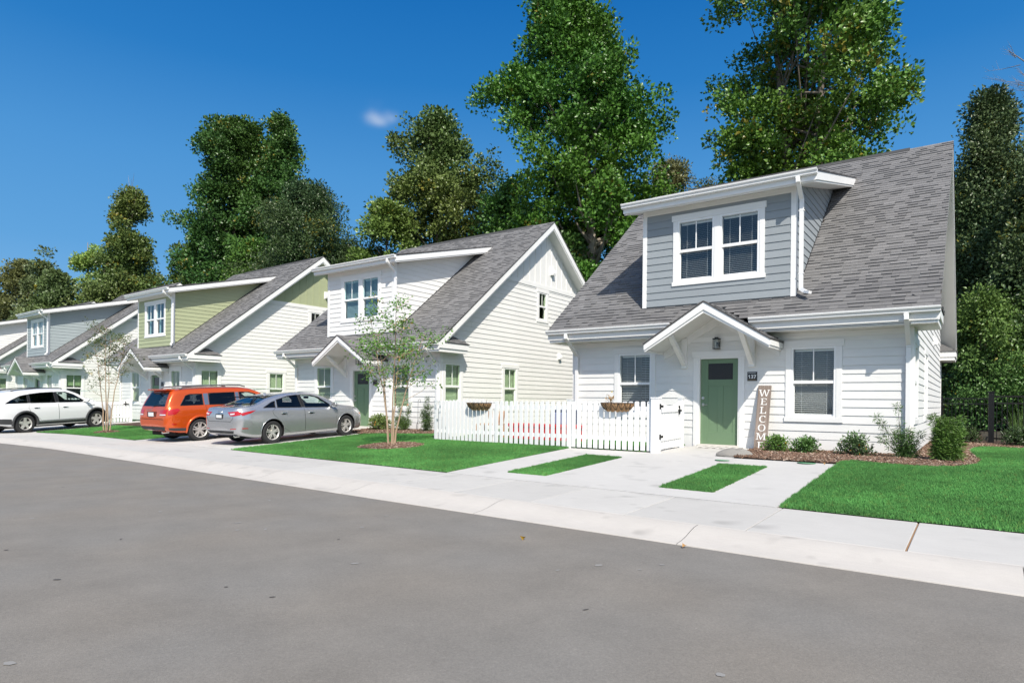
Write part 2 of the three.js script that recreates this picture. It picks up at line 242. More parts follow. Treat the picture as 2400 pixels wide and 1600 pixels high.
// lawns
const bedEdge = [[-1.92, -12.75], [-1.78, -12.97], [-1.5, -12.8], [-1.11, -12.62], [-.8, -12.6], [-.54, -12.67], [-.3, -12.88], [-.17, -13.14], [0, -13.7], [.07, -14.31], [.06, -15.2], [0, -16], [-.07, -16.8], [-.1, -17.8], [-.07, -18.65], [.02, -19.3], [.18, -19.81], [.5, -19.85], [.94, -19.7], [3, -19.5]];
const range = (a, b, s) => { const o = []; for (let x = a; s > 0 ? x < b : x > b; x += s) o.push(x); o.push(b); return o; };
const LAWN1 = [...range(8, -1.87, -1).map((x) => [x, zWalk(x) - .005]), ...bedEdge, [8, -19.5]];
const LAWN2 = [...range(-7.49, -15.29, -1).map((x) => [x, zWalk(x) - .005]), [-15.61, -13.5], [-15.36, -13.77], [-14.7, -13.9], [-14.21, -14.07], [-13.6, -14.25], [-13.12, -14.46], [-12.3, -14.8], [-8.95, -14.8], [-8.95, -15.1], [-5.7, -15.1], [-5.63, -12.6], [-7.57, -12.75]];
const LAWN3 = [...range(-21.23, -29.19, -1).map((x) => [x, zWalk(x) - .005]), [-29.99, -11.8], [-30.1, -12.3], [-27.6, -12.6], [-26, -13], [-24, -13.2], [-22.4, -15.6], [-21.5, -15.6], [-21.39, -13.5]];
const LAWN4 = [...range(-35.29, -58, -2).map((x) => [x, zWalk(x) - .005]), [-58, -14], [-36.1, -14], [-35.99, -12]];
const lawns = [LAWN1, LAWN2, LAWN3, LAWN4].map((p, i) => struct('lawn' + (i ? '_00' + i : ''), sheet(p, yard, .9, .008), M.grass));
const lawnStrips = strips1.map((s, i) => struct('lawn_00' + (4 + i), sheet(s, yard, .9, -.004), M.grass));
// side yards and ground behind
struct('lawn_008', sheet([[-9, -12.9], [-60, -12.9], [-60, -32], [-9, -32]], yard, 4, -.03), M.grass);
struct('lawn_006', sheet([[-8.93, -14.79], [-14.48, -14.79], [-14.48, -30], [-8.93, -30]], yard, 3, -.01), M.grass);
struct('lawn_007', sheet([[-22.43, -15.59], [-27.93, -15.0], [-27.93, -30], [-22.43, -30]], yard, 3, -.01), M.grass);
// mulch beds
const BED1 = [[-3.72, -12.37], [-1.94, -12.26], ...bedEdge.slice(0, -1), [3, -19.52], [3, -24], [.2, -23.5], [.2, -29], [-1.06, -29], [-1.06, -15.18], [-4.04, -15.18], [-3.94, -13.6], [-3.81, -12.7]];
const BED2 = [[-15.63, -13.52], [-15.36, -13.78], [-14.7, -13.91], [-14.21, -14.08], [-13.6, -14.26], [-13.12, -14.47], [-12.3, -14.81], [-12.3, -16.5], [-14.5, -17], [-14.5, -15.82], [-17.54, -15.82], [-17.19, -14.2], [-16.2, -13.73]];
const BED3 = [[-29.9, -12.32], [-27.6, -12.62], [-26, -13.02], [-26, -15.4], [-27.9, -15.4], [-27.9, -14.38], [-31.4, -14.38], [-31.4, -12.62], [-30.2, -12.42]];
const beds = [BED1, BED2, BED3].map((p, i) => struct('mulch_bed' + (i ? '_00' + i : ''), sheet(p, (x, z) => yard(x, z) + .02, .7), M.mulch));
// chips of bark
{
  const chip = new THREE.BoxGeometry(.055, .01, .016), R = rng(12), m4 = new THREE.Matrix4(), e = new THREE.Euler(), q = new THREE.Quaternion(), s = new THREE.Vector3(), p = new THREE.Vector3();
  const put = []; const scatter = (poly, n, x0, x1, z0, z1, y) => { const ins = sheetInside(poly); let k = 0, tries = 0; while (k < n && tries++ < n * 12) { const x = lerp(x0, x1, R()), z = lerp(z0, z1, R()); if (!ins(x, z)) continue; put.push([x, y(x, z), z]); k++; } };
  const sheetInside = (pts) => (x, z) => { let c = false; for (let i = 0, j = pts.length - 1; i < pts.length; j = i++) { const [a, b] = pts[i], [u, f] = pts[j]; if ((b > z) !== (f > z) && x < (u - a) * (z - b) / (f - b) + a) c = !c; } return c; };
  scatter(BED1, 15000, -4, 1.2, -21.5, -12.2, (x, z) => yard(x, z) + .02); scatter(BED2, 4500, -17.5, -12.3, -16.6, -13.5, (x, z) => yard(x, z) + .02);
  const ring = (cx, cz, r, n) => { for (let i = 0; i < n; i++) { const t = R() * 6.283, q2 = Math.sqrt(R()) * r; const x = cx + Math.cos(t) * q2, z = cz + Math.sin(t) * q2; put.push([x, yard(x, z) + .012 + .06 * (1 - (q2 / r) ** 2), z]); } };
  ring(-11.86, -11.18, .82, 2600); ring(-26.11, -10.33, .42, 400);
  for (const [n, cx, cz, r] of [['mulch_ring', -11.86, -11.18, .8], ['mulch_ring_001', -26.11, -10.33, .4]]) { const g = new THREE.CircleGeometry(r, 36, 0, Math.PI * 2); g.rotateX(-Math.PI / 2); const gp = [], P = g.attributes.position; const gg = new THREE.RingGeometry(.01, r, 36, 5); gg.rotateX(-Math.PI / 2); const Q = gg.attributes.position; for (let i = 0; i < Q.count; i++) { const d = Math.hypot(Q.getX(i), Q.getZ(i)) / r; Q.setXYZ(i, Q.getX(i) * (1 + .06 * Math.sin(i * 7)), .06 * (1 - d * d) + .011, Q.getZ(i) * (1 + .06 * Math.cos(i * 5))); } gg.computeVertexNormals(); const o = struct(n, gg, M.mulch); o.position.set(cx, yard(cx, cz), cz); }
  const im = new THREE.InstancedMesh(chip, std(0xffffff, .95), put.length), col = new THREE.Color(); im.name = 'bark_chips'; im.userData = { kind: 'stuff', label: 'loose brown bark chips scattered over the planting beds', category: 'mulch' };
  put.forEach(([x, y, z], i) => { e.set((R() - .5) * .9, R() * 6.28, (R() - .5) * .9); q.setFromEuler(e); const k = .5 + R() * 1.0; s.set(k, 1, k * (.6 + R() * .8)); p.set(x, y + .008 + R() * .012, z); im.setMatrixAt(i, m4.compose(p, q, s)); const t = R(), b = .5 + 1.1 * R(); im.setColorAt(i, t < .16 ? col.setRGB(.34 * b, .26 * b, .2 * b) : col.setRGB(.15 * b, .09 * b, .06 * b)); });
  scene.add(im);
}
// blades of grass: tufts over the lawns that the camera stands near
{
  const R = rng(99), blades = []; for (let k = 0; k < 9; k++) { const a = R() * 6.283, x = (R() - .5) * .05, z = (R() - .5) * .05, h = .022 + R() * .02, w = .0028, lx = (R() - .5) * .03, lz = (R() - .5) * .03, c = Math.cos(a) * w, s = Math.sin(a) * w; const g = new THREE.BufferGeometry(); g.setAttribute('position', new THREE.Float32BufferAttribute([x - c, 0, z - s, x + c, 0, z + s, x + lx * .4 + c * .8, h * .6, z + lz * .4 + s * .8, x + lx * .4 - c * .8, h * .6, z + lz * .4 - s * .8, x + lx, h, z + lz], 3)); g.setIndex([0, 1, 2, 0, 2, 3, 3, 2, 4]); g.computeVertexNormals(); blades.push(g); }
  const tuft = merged(blades), m4 = new THREE.Matrix4(), q = new THREE.Quaternion(), up = new THREE.Vector3(0, 1, 0), s = new THREE.Vector3(), p = new THREE.Vector3(), col = new THREE.Color();
  const put = [], fill = (poly, n, lift, den) => { const ins = (x, z) => { let c = false; for (let i = 0, j = poly.length - 1; i < poly.length; j = i++) { const [a, b] = poly[i], [u, f] = poly[j]; if ((b > z) !== (f > z) && x < (u - a) * (z - b) / (f - b) + a) c = !c; } return c; }; const xs = poly.map((v) => v[0]), zs = poly.map((v) => v[1]), x0 = Math.min(...xs), x1 = Math.min(1.6, Math.max(...xs)), z0 = Math.min(...zs), z1 = Math.max(...zs); let k = 0, t = 0; while (k < n && t++ < n * 20) { const x = lerp(x0, x1, R()), z = lerp(z0, z1, R()); if (!ins(x, z)) continue; if (Math.hypot(x + 11.86, z + 11.18) < .8 || Math.hypot(x + 26.11, z + 10.33) < .4) continue; put.push([x, yard(x, z) + lift, z]); k++; } };
  fill(LAWN1, 52000, .006); fill(LAWN2, 60000, .006); fill(LAWN3, 16000, .006); fill(strips1[0], 6500, -.006); fill(strips1[1], 6500, -.006);
  const n1 = noise3(4);
  const im = new THREE.InstancedMesh(tuft, phy(0xffffff, .85, { transmission: .25, thickness: 0, specularIntensity: .35 }), put.length); im.name = 'grass_blades'; im.userData = { kind: 'stuff', label: 'short mown grass blades covering the lawns and the strips in the driveway', category: 'grass' };
  put.forEach(([x, y, z], i) => { q.setFromAxisAngle(up, R() * 6.283); const k = .8 + R() * .5; s.set(k, k * (.7 + R() * .5), k); p.set(x, y, z); im.setMatrixAt(i, m4.compose(p, q, s)); const b = (.62 + .5 * n1(x * .9, z * .9) + .3 * n1(x * 3, z * 3)) * (.75 + .5 * R()), y2 = R() < .06 ? 1.6 : 1; im.setColorAt(i, col.setRGB(.104 * b * y2, .29 * b, .076 * b)); });
  scene.add(im);
}
// ---------- houses ----------
const P = {};   // materials of the houses
{
  const grain = texture(512, (u, v, N) => N(u * .25, v, 128) * .6 + N(u * .5, v, 40) * .4, { seed: 61 });
  const wob = texture(256, (u, v, N) => { const k = .97 + .05 * (N(u, v, 5) - .5) + .03 * (N(u, v, 20) - .5); return [k, k * .998, k * .99]; }, { srgb: true, seed: 62 });
  const paint = (c, r = .62) => std(c, r, { bumpMap: withRepeat(grain, .8, 2.5), bumpScale: .0012, map: withRepeat(wob, .35, .6) });
  P.white = paint(C(.78, .775, .755)); P.whites = [1, .985, 1.012].map((k) => paint(C(.78 * k, .775 * k, .755 * k)));
  P.trim = std(C(.83, .825, .81), .5, { map: withRepeat(wob, .5, .5) });
  P.slate = [1, .97, 1.03].map((k) => paint(C(.285 * k, .315 * k, .335 * k)));
  P.bluegrey = [1, .98, 1.02].map((k) => paint(C(.34 * k, .39 * k, .40 * k)));
  P.sage = [1, .98, 1.02].map((k) => paint(C(.385 * k, .42 * k, .255 * k)));
  P.vinyl = std(C(.84, .84, .83), .35);
  P.gutter = std(C(.82, .815, .80), .32);
  P.soffit = std(C(.78, .765, .735), .75);
  P.dark = std(C(.03, .03, .032), .6);
  P.deck = std(C(.05, .05, .05), .9);
  P.glass = phy(C(.78, .9, .84), .0, { transmission: 1, thickness: 0, ior: 1.62, specularIntensity: 1 });
  P.glassDark = phy(C(.88, .92, .92), .0, { transmission: 1, thickness: 0, ior: 1.8 });
  P.blind = std(C(.82, .82, .80), .55);
  P.shade = std(C(.33, .38, .30), .8);
  P.curtain = phy(C(.55, .62, .60), .9, { transmission: .3, thickness: 0 });
  P.door = std(C(.14, .225, .128), .42, { bumpMap: withRepeat(grain, 1.2, .8), bumpScale: .0006 });
  P.nickel = std(C(.62, .60, .56), .28, { metalness: .9 });
  P.black = std(C(.014, .014, .015), .45, { metalness: .4 });
  P.lampGlass = phy(C(.9, .9, .86), .12, { transmission: .92, thickness: 0 });
  P.inside = std(C(.16, .155, .145), .9);
  P.shingle = std(0xffffff, .95, { vertexColors: true, bumpMap: withRepeat(texture(256, (u, v, N) => N(u, v, 128), { seed: 8 }), 4, 4), bumpScale: .004 });
  P.shingles = [.15, .138, .168, .128, .158].map((k, i) => std(C(k * 1.0, k * (.985), k * (i % 2 ? 1.0 : .985)), .95, { bumpMap: withRepeat(texture(128, (u, v, N) => N(u, v, 64), { seed: 8 }), 4, 4), bumpScale: .004 }));
  P.drip = std(C(.06, .055, .052), .6);
  P.pipe = std(C(.03, .03, .032), .7);
}
const HW = 7.92, HD = 12.6, SL = .79, E0 = 2.95, OV = .6, RX = .47;      // wall width and depth, roof slope, eave height and overhangs
const HC = .85;
const roofY = (z) => E0 + SL * (OV - z), RIDGE = -HD / 2;
// a lapped board in wall coordinates: u along, v up, w out
function lap(u0, u1, v0, v1, a0 = u0, a1 = u1, t0 = .021, t1 = .005, s = .03) {
  const p = [[u0, v0, t0], [u1, v0, t0], [a1, v1, t1], [a0, v1, t1], [u0, v0, -.004], [u1, v0, -.004], [a1, v1, -.004], [a0, v1, -.004]];
  const f = [[0, 1, 2, 3], [5, 4, 7, 6], [1, 0, 4, 5], [3, 2, 6, 7], [0, 3, 7, 4], [2, 1, 5, 6]], pos = [], uv = [];
  for (const q of f) for (const k of [0, 1, 2, 0, 2, 3]) { pos.push(...p[q[k]]); uv.push(p[q[k]][0], p[q[k]][1] + s * 17); }
  const g = new THREE.BufferGeometry(); g.setAttribute('position', new THREE.Float32BufferAttribute(pos, 3)); g.setAttribute('uv', new THREE.Float32BufferAttribute(uv, 2)); g.computeVertexNormals(); return g;
}
// boards over v0..v1 where left(v), right(v) bound the wall; holes [u0, u1, v0, v1] are left free
function boards(parent, name, mats, v0, v1, left, right, holes, place, seed = 1, EXP = .178) {
  const R = rng(seed);
  for (let v = v0; v < v1 - .03; v += EXP) {
    const t = Math.min(v1, v + EXP);
    let cuts = [[0, 1]];
    const L0 = left(v), L1 = left(t), R0 = right(v), R1 = right(t); if (Math.min(R0 - L0, R1 - L1) < .02 && R0 - L0 < .04) continue;
    let pieces = [[L0, R0, L1, R1, v, t]];
    for (const [a, b, c, d] of holes) {
      if (d <= v || c >= t) continue; const out = [];
      for (const [x0, x1, y0, y1, p, q] of pieces) {
        if (b <= Math.min(x0, y0) || a >= Math.max(x1, y1)) { out.push([x0, x1, y0, y1, p, q]); continue; }
        if (a > x0 + .01) out.push([x0, a, y0, a, p, q]); if (b < x1 - .01) out.push([b, x1, b, Math.max(b, y1), p, q]);
        const m0 = Math.max(a, x0), m1 = Math.min(b, x1); if (c > p + .015) out.push([m0, m1, m0, m1, p, c]); if (d < q - .015) out.push([m0, m1, m0, m1, d, q]);
      }
      pieces = out;
    }
    pieces = pieces.flatMap((e) => { const w = e[1] - e[0]; if (w < 3.7 || R() < .12) return [e]; const c = lerp(e[0] + .7, e[1] - .7, R()); return [[e[0], c - .0015, e[2], c - .0015, e[4], e[5]], [c + .0015, e[1], c + .0015, e[3], e[4], e[5]]]; });
    for (const [x0, x1, y0, y1, p, q] of pieces) {
      if (x1 - x0 < .015 && y1 - y0 < .015) continue;
      const g = lap(x0, x1, p, q, Math.min(y0, y1), y1, p === v ? .021 : .021 - .016 * (p - v) / EXP, q === t ? .005 : .021 - .016 * (q - v) / EXP, R()); if (place) g.applyMatrix4(place);
      mesh(name, g, mats[Math.floor(R() * mats.length)], parent);
    }
  }
}
function wallCore(pts, holes, depth, place) {
  const s = new THREE.Shape(pts.map(([a, b]) => new THREE.Vector2(a, b))); for (const [a, b, c, d] of holes) s.holes.push(new THREE.Path([[a, c], [b, c], [b, d], [a, d]].map(([x, y]) => new THREE.Vector2(x, y))));
  const g = new THREE.ExtrudeGeometry(s, { depth, bevelEnabled: false }); g.translate(0, 0, -depth - .002); if (place) g.applyMatrix4(place); return g;
}
const cache = {};
const once = (k, f) => cache[k] ??= f();
// a window in wall coordinates; g = glass [u0, u1, v0, v1]; n lights side by side
function makeWindow(parent, place, g, { n = 1, blind = 'slats', glass = P.glass, head = true, low = true, mull = .18, tilt = .55, down = 1, rail = .08, muntin = true } = {}) {
  const w = sub(parent, 'window'); w.applyMatrix4(place);
  const [u0, u1, v0, v1] = g, key = g.map((x) => x.toFixed(2)).join() + n + blind + low + tilt + down + muntin + rail;
  const casing = [], frame = [], panes = [], slats = [], sash = [];
  const fw = .045, T = .034, c = .115;
  casing.push(rbox(u0 - fw - c, v0 - fw, -.002, u0 - fw, v1 + fw, T, .004), rbox(u1 + fw, v0 - fw, -.002, u1 + fw + c, v1 + fw, T, .004));
  casing.push(rbox(u0 - fw - c - .035, v1 + fw + .001, -.002, u1 + fw + c + .035, v1 + fw + .15, T + .008, .004));
  casing.push(rbox(u0 - fw - c - .025, v0 - fw - .10, -.002, u1 + fw + c + .025, v0 - fw - .001, T + .006, .004));
  const each = (u1 - u0 - mull * (n - 1)) / n;
  for (let k = 0; k < n; k++) {
    const a = u0 + k * (each + mull), b = a + each, m = low ? (v0 + v1) / 2 + .035 : v0;
    if (k) casing.push(rbox(a - mull + fw, v0 - fw, -.002, a - fw, v1 + fw, T, .004));
    frame.push(box(a - fw, v0 - fw, -.07, a, v1 + fw, T - .008), box(b, v0 - fw, -.07, b + fw, v1 + fw, T - .008), box(a, v1, -.07, b, v1 + fw, T - .009), box(a, v0 - fw, -.09, b, v0, T - .004));
    if (low) { sash.push(rbox(a, m - rail + .012, -.045, b, m, .014, .004)); sash.push(box(a, v0, -.06, a + .02, m - rail, -.02), box(b - .02, v0, -.06, b, m - rail, -.02), box(a + .02, v0, -.06, b - .02, v0 + .028, -.02)); }
    if (muntin) sash.push(box((a + b) / 2 - .011, m, -.03, (a + b) / 2 + .011, v1, -.006));
    const pg = new THREE.PlaneGeometry(b - a, v1 - m); pg.translate((a + b) / 2, (v1 + m) / 2, -.018); panes.push(pg);
    if (low) { const q = new THREE.PlaneGeometry(b - a - .03, m - rail - v0); q.translate((a + b) / 2, (v0 + m - rail) / 2, -.048); panes.push(q); }
    if (blind === 'slats') { const bot = v1 - (v1 - v0) * down, A = a + .012, B = b - .012; for (let v = v1 - .05; v > bot + .02; v -= .044) { const s = new THREE.PlaneGeometry(B - A, .048); s.rotateX(-Math.PI / 2 + tilt); s.translate((A + B) / 2, v, -.12); slats.push(s); } slats.push(box(A, v1 - .045, -.15, B, v1, -.095), box(A, bot, -.135, B, bot + .02, -.105)); for (const f of [.18, .82]) { const t = new THREE.PlaneGeometry(.004, v1 - bot); t.translate(lerp(A, B, f), (v1 + bot) / 2, -.094); slats.push(t); } }
    if (blind === 'shade') { const bot = v1 - (v1 - v0) * down; slats.push(box(a + .005, bot, -.112, b - .005, v1, -.108), box(a + .005, bot - .02, -.12, b - .005, bot, -.1)); }
    if (blind === 'curtain') { for (let i = 0; i < 10; i++) { const x0 = lerp(a, b, i / 10), x1 = lerp(a, b, (i + 1) / 10); if (i > 2 && i < 7) continue; const q = new THREE.PlaneGeometry((x1 - x0) * 1.1, v1 - v0); q.rotateY((i % 2 ? .7 : -.7)); q.translate((x0 + x1) / 2, (v0 + v1) / 2, -.14); slats.push(q); } }
  }
  part('casing', once('c' + key, () => merged(casing)), P.trim, w);
  part('frame', once('f' + key, () => merged(frame)), P.vinyl, w);
  if (sash.length) part('sash', once('s' + key, () => merged(sash)), P.vinyl, w);
  panes.forEach((p, i) => part('pane', once('p' + key + i, () => p), glass, w));
  if (slats.length) part(blind === 'curtain' ? 'curtain' : 'blind', once('b' + key, () => merged(slats)), blind === 'curtain' ? P.curtain : blind === 'shade' ? P.shade : P.blind, w);
  return [u0 - .1, u1 + .1, v0 - .09, v1 + .09];
}
// laminated shingles over a slope: (u along, s up the slope) -> list of [geometry, tone]
function shingleField(width, length, seed, EXP = .142, skip) {
  const R = rng(seed), out = [];
  const rows = Math.floor(length / EXP);
  for (let r = 0; r < rows; r++) {
    let u = -R() * .3; const s = r * EXP;
    while (u < width) {
      const w = .12 + R() * .2, a = Math.max(0, u), b = Math.min(width, u + w); u += w; if (b - a < .02) continue;
      const thick = R() < .5 ? .027 : .011, e = Math.min(EXP * 1.02, length - s);
      if (skip && skip((a + b) / 2, s + .07)) continue;
      out.push({ a, b, s, e, thick, tone: R() * .45 + (thick > .01 ? .50 : .25) + (R() < .1 ? .25 : 0), r });
    }
  }
  return out;
}
function shingleGeo({ a, b, s, e, thick, tone }, withColor, k) {
  const t1 = .002, x0 = a + .001, x1 = b - .001, p = [[x0, s, thick], [x1, s, thick], [x1, s + e, t1], [x0, s + e, t1], [x0, s, 0], [x1, s, 0], [x1, s + e, 0], [x0, s + e, 0]];
  const f = [[0, 1, 2, 3], [1, 0, 4, 5], [0, 3, 7, 4], [2, 1, 5, 6]], pos = [], uv = [], col = [], c = .115 + .085 * tone;
  for (const q of f) for (const i of [0, 1, 2, 0, 2, 3]) { pos.push(...p[q[i]]); uv.push(p[q[i]][0] + k * .37, p[q[i]][1]); if (withColor) col.push(c, c * .985, c * .985); }
  const g = new THREE.BufferGeometry(); g.setAttribute('position', new THREE.Float32BufferAttribute(pos, 3)); g.setAttribute('uv', new THREE.Float32BufferAttribute(uv, 2)); if (withColor) g.setAttribute('color', new THREE.Float32BufferAttribute(col, 3)); g.computeVertexNormals(); return g;
}
function shingleMass(list) { const pos = [], uv = [], col = [], nor = []; list.forEach((sh, k) => { const g = shingleGeo(sh, true, k); pos.push(...g.attributes.position.array); uv.push(...g.attributes.uv.array); col.push(...g.attributes.color.array); nor.push(...g.attributes.normal.array); }); const g = new THREE.BufferGeometry(); g.setAttribute('position', new THREE.Float32BufferAttribute(pos, 3)); g.setAttribute('normal', new THREE.Float32BufferAttribute(nor, 3)); g.setAttribute('uv', new THREE.Float32BufferAttribute(uv, 2)); g.setAttribute('color', new THREE.Float32BufferAttribute(col, 3)); return g; }
// frame that maps (u, s, w) onto a slope: origin, direction of u, direction of s
function slopeFrame(o, du, ds) { const u = new THREE.Vector3(...du).normalize(), s = new THREE.Vector3(...ds).normalize(), w = new THREE.Vector3().crossVectors(u, s); return new THREE.Matrix4().makeBasis(u, s, w).setPosition(...o); }
const FRONT = new THREE.Matrix4();
const RIGHT = new THREE.Matrix4().makeBasis(new THREE.Vector3(0, 0, -1), new THREE.Vector3(0, 1, 0), new THREE.Vector3(1, 0, 0)).setPosition(HW, 0, 0);
const LEFT = new THREE.Matrix4().makeBasis(new THREE.Vector3(0, 0, 1), new THREE.Vector3(0, 1, 0), new THREE.Vector3(-1, 0, 0)).setPosition(0, 0, -HD);
const gutterProfile = (z, y) => [[z, y - .115], [z + .07, y - .115], [z + .085, y - .1], [z + .088, y - .07], [z + .118, y - .035], [z + .124, y - .006], [z + .118, y], [z + .104, y], [z + .1, y - .012], [z, y - .012]];
const DX0 = 2.04, DX1 = 5.67, DY = 5.885, DS = .255;     // dormer
const meet = (DY - E0 - SL * OV) / (SL - DS);           // depth at which the dormer soffit meets the roof

function makeHouse({ name, label, right, z, turn = 0, dormer, gable, detail = 2, door = 'slats', win = {}, seed = 1, light = true }) {
  const cs = Math.cos(turn), sn = Math.sin(turn);
  const h = thing(name, label, 'house', [right - HW * cs, 0, z + HW * sn], turn, 'row of gabled cottages along the street');
  const body = P.whites;
  // ---- openings
  const wl = [1.41, 2.24, .79, 2.25], wr = [5.66, 6.48, .79, 2.25], dd = [3.50, 4.49, .02, 2.14];
  const s1 = [.26, 1.0, .79, 2.25], s2 = [3.6, 4.32, .79, 2.25], s3 = [5.92, 6.42, 4.42, 5.46];
  const grow = (g, k = .045) => [g[0] - k, g[1] + k, g[2] - k, g[3] + k], out = (g) => [g[0] - .10, g[1] + .10, g[2] - .1, g[3] + .14];
  // ---- front wall
  const fw = part('front_wall', once('fw', () => wallCore([[.005, -.1], [HW - .005, -.1], [HW - .005, 2.62], [.005, 2.62]], [grow(wl), grow(wr), dd], .14)), P.white, h);
  boards(fw, 'siding_board', body, .27, 2.5, () => .1, () => HW - .1, [out(wl), out(wr), [3.42, 4.57, 0, 2.2]], null, seed);
  once('sk', () => [rbox(.1, -.08, -.002, 3.42, .268, .012, .003), rbox(4.57, -.08, -.002, HW - .1, .268, .012, .003)]).forEach((q) => part('skirt_board', q, P.trim, fw));
  part('frieze_board', once('fr', () => rbox(.1, 2.5, -.002, HW - .1, 2.62, .024, .003)), P.trim, fw);
  once('cb1', () => [rbox(-.024, -.08, -.1, .1, 2.62, .024, .004), rbox(HW - .1, -.08, -.1, HW + .024, 2.62, .024, .004)]).forEach((q) => part('corner_board', q, P.trim, fw));
  makeWindow(h, FRONT, wl, { ...win.front, ...win.frontLeft }); makeWindow(h, FRONT, wr, { ...win.front });
  // ---- right wall with its gable
  const top = (u) => Math.min(roofY(-u), roofY(-(HD - u))) - .2, BAND = 5.67;
  const rw = part('side_wall', once('rw', () => wallCore([[.142, -.1], [HD, -.1], [HD, top(HD)], [HD / 2, top(HD / 2)], [.142, top(.142)]], [grow(s1), grow(s2), grow(s3)], .14, RIGHT)), P.white, h);
  const lo = (v) => Math.max(.1, (v - E0 + .2 - SL * OV) / SL), hi = (v) => Math.min(HD - .1, HD - (v - E0 + .2 - SL * OV) / SL);
  boards(rw, 'siding_board', body, .27, BAND, lo, hi, [out(s1), out(s2), out(s3), [s3[0] - .16, s3[1] + .16, s3[3], BAND]], RIGHT, seed + 3);
  part('skirt_board', once('sk2', () => rbox(.1, -.08, -.002, HD - .1, .268, .012, .003).applyMatrix4(RIGHT)), P.trim, rw);
  once('cb2', () => [rbox(.0, -.08, -.05, .11, 2.62, .0235, .004), rbox(HD - .1, -.08, -.05, HD + .02, 2.6, .0235, .004)].map((g) => g.applyMatrix4(RIGHT))).forEach((q) => part('corner_board', q, P.trim, rw));
  part('band_board', once('bd', () => prism([[lo(BAND), BAND], [hi(BAND), BAND], [hi(BAND + .17), BAND + .17], [lo(BAND + .17), BAND + .17]], 'xy', -.002, .034).applyMatrix4(RIGHT)), P.trim, rw);
  const gp = part('gable_panel', once('gp', () => prism([[lo(BAND + .171), BAND + .171], [hi(BAND + .171), BAND + .171], [HD / 2, top(HD / 2)]], 'xy', -.001, .008).applyMatrix4(RIGHT)), gable[0], h);
  for (let u = HD / 2 - 4.064 + .14; u < HD / 2 + 4; u += .4064) { if (Math.min(top(u - .022), top(u + .022)) < BAND + .2) continue; mesh('batten', once('bt' + u.toFixed(2), () => prism([[u - .024, BAND + .171], [u + .024, BAND + .171], [u + .024, top(u + .024)], [u - .024, top(u - .024)]], 'xy', .0075, .027).applyMatrix4(RIGHT)), gable[0], gp); }
  makeWindow(h, RIGHT, s1, { ...win.side }); makeWindow(h, RIGHT, s2, { ...win.side }); makeWindow(h, RIGHT, s3, { ...win.gable });
  // vents on the side wall
  const vent = (u, v, k) => { const g = once('vt' + u, () => { const s = [[0, 0], [.03, 0], [.2 * k, -.02], [.22 * k, .1 * k], [.12 * k, .3 * k], [0, .34 * k]].map(([a, b]) => [a, b]); const q = prism(s, 'zy', -.14 * k, .14 * k); q.rotateY(0); const b = box(-.2 * k, -.05, -.002, .2 * k, .42 * k, .03); const m = new THREE.Matrix4().makeTranslation(u, v, 0); return merged([q, b].map((x) => (x.index ? x.toNonIndexed() : x).applyMatrix4(m).applyMatrix4(RIGHT))); }); part('vent_hood', g, P.trim, h); };
  if (detail) { vent(6.85, 6.35, .8); vent(7.5, 2.86, .62); }
  // ---- far walls, lapped too but in one piece each
  part('left_wall', once('lw', () => wallCore([[0, -.1], [HD - .142, -.1], [HD - .142, top(.142)], [HD / 2, top(HD / 2)], [0, top(HD)]], [], .14, LEFT)), P.white, h);
  { const g = once('lwb', () => { const l = []; for (let v = .27; v < 7; v += .178) if (hi(v) - lo(v) > .1) l.push(lap(HD - hi(v), HD - lo(v), v, v + .178, HD - hi(v + .178), HD - lo(v + .178)).applyMatrix4(LEFT)); return merged(l); }); const m = part('left_siding', g, P.white, h); m.userData.kind = 'stuff'; }
  part('rear_wall', once('bw', () => box(.15, -.1, -HD, HW - .15, 2.62, -HD + .14)), P.white, h);
  part('floor_slab', once('fs', () => box(.14, -.1, -HD + .14, HW - .14, -.01, -.145)), P.inside, h);
  part('ceiling', once('ce', () => merged([box(.15, 2.5, -HD + .15, HW - .15, 2.58, -.15), box(.15, -.01, -4.2, HW - .15, 2.5, -4.1)])), P.inside, h);
  // ---- main roof: white overhang body, dark edge, shingles on top
  const x0 = -RX, x1 = HW + RX, body0 = (k) => [[OV, E0 - k], [RIDGE, roofY(RIDGE) - k], [-HD - OV, E0 - k], [-HD - OV, E0 - k - .235], [-HD - OV + .05, E0 - k - .235], [RIDGE, roofY(RIDGE) - k - .26], [OV - .05, E0 - k - .235], [OV, E0 - k - .235]];
  const roof = part('roof', once('ro', () => merged([prism(body0(.03), 'zy', x0 + .02, 4 - HC), prism(body0(.03), 'zy', 4 + HC, x1 - .02), prism([[.12, roofY(.12) - .03], [RIDGE, roofY(RIDGE) - .03], [-HD - OV, E0 - .03], [-HD - OV, E0 - .26], [RIDGE, roofY(RIDGE) - .29], [-.1, roofY(-.1) - .29], [-.1, roofY(-.1) - .08], [.12, roofY(.12) - .08]], 'zy', 4 - HC, 4 + HC)])), P.soffit, h);
  once('rk', () => [x0, x1 - .025].map((x) => prism([[OV, E0 - .03], [RIDGE, roofY(RIDGE) - .03], [-HD - OV, E0 - .03], [-HD - OV, E0 - .27], [RIDGE, roofY(RIDGE) - .285], [OV, E0 - .27]], 'zy', x, x + .025)).concat([x0 + .025, x1 - .045].map((x) => prism([[OV - .1, E0 - .06 + .05], [RIDGE, roofY(RIDGE) - .2], [-HD - OV + .1, E0 - .06], [-HD - OV + .1, E0 - .25], [RIDGE, roofY(RIDGE) - .345], [OV - .1, E0 - .25]], 'zy', x, x + .02)))).forEach((q) => part('rake_board', q, P.trim, h));
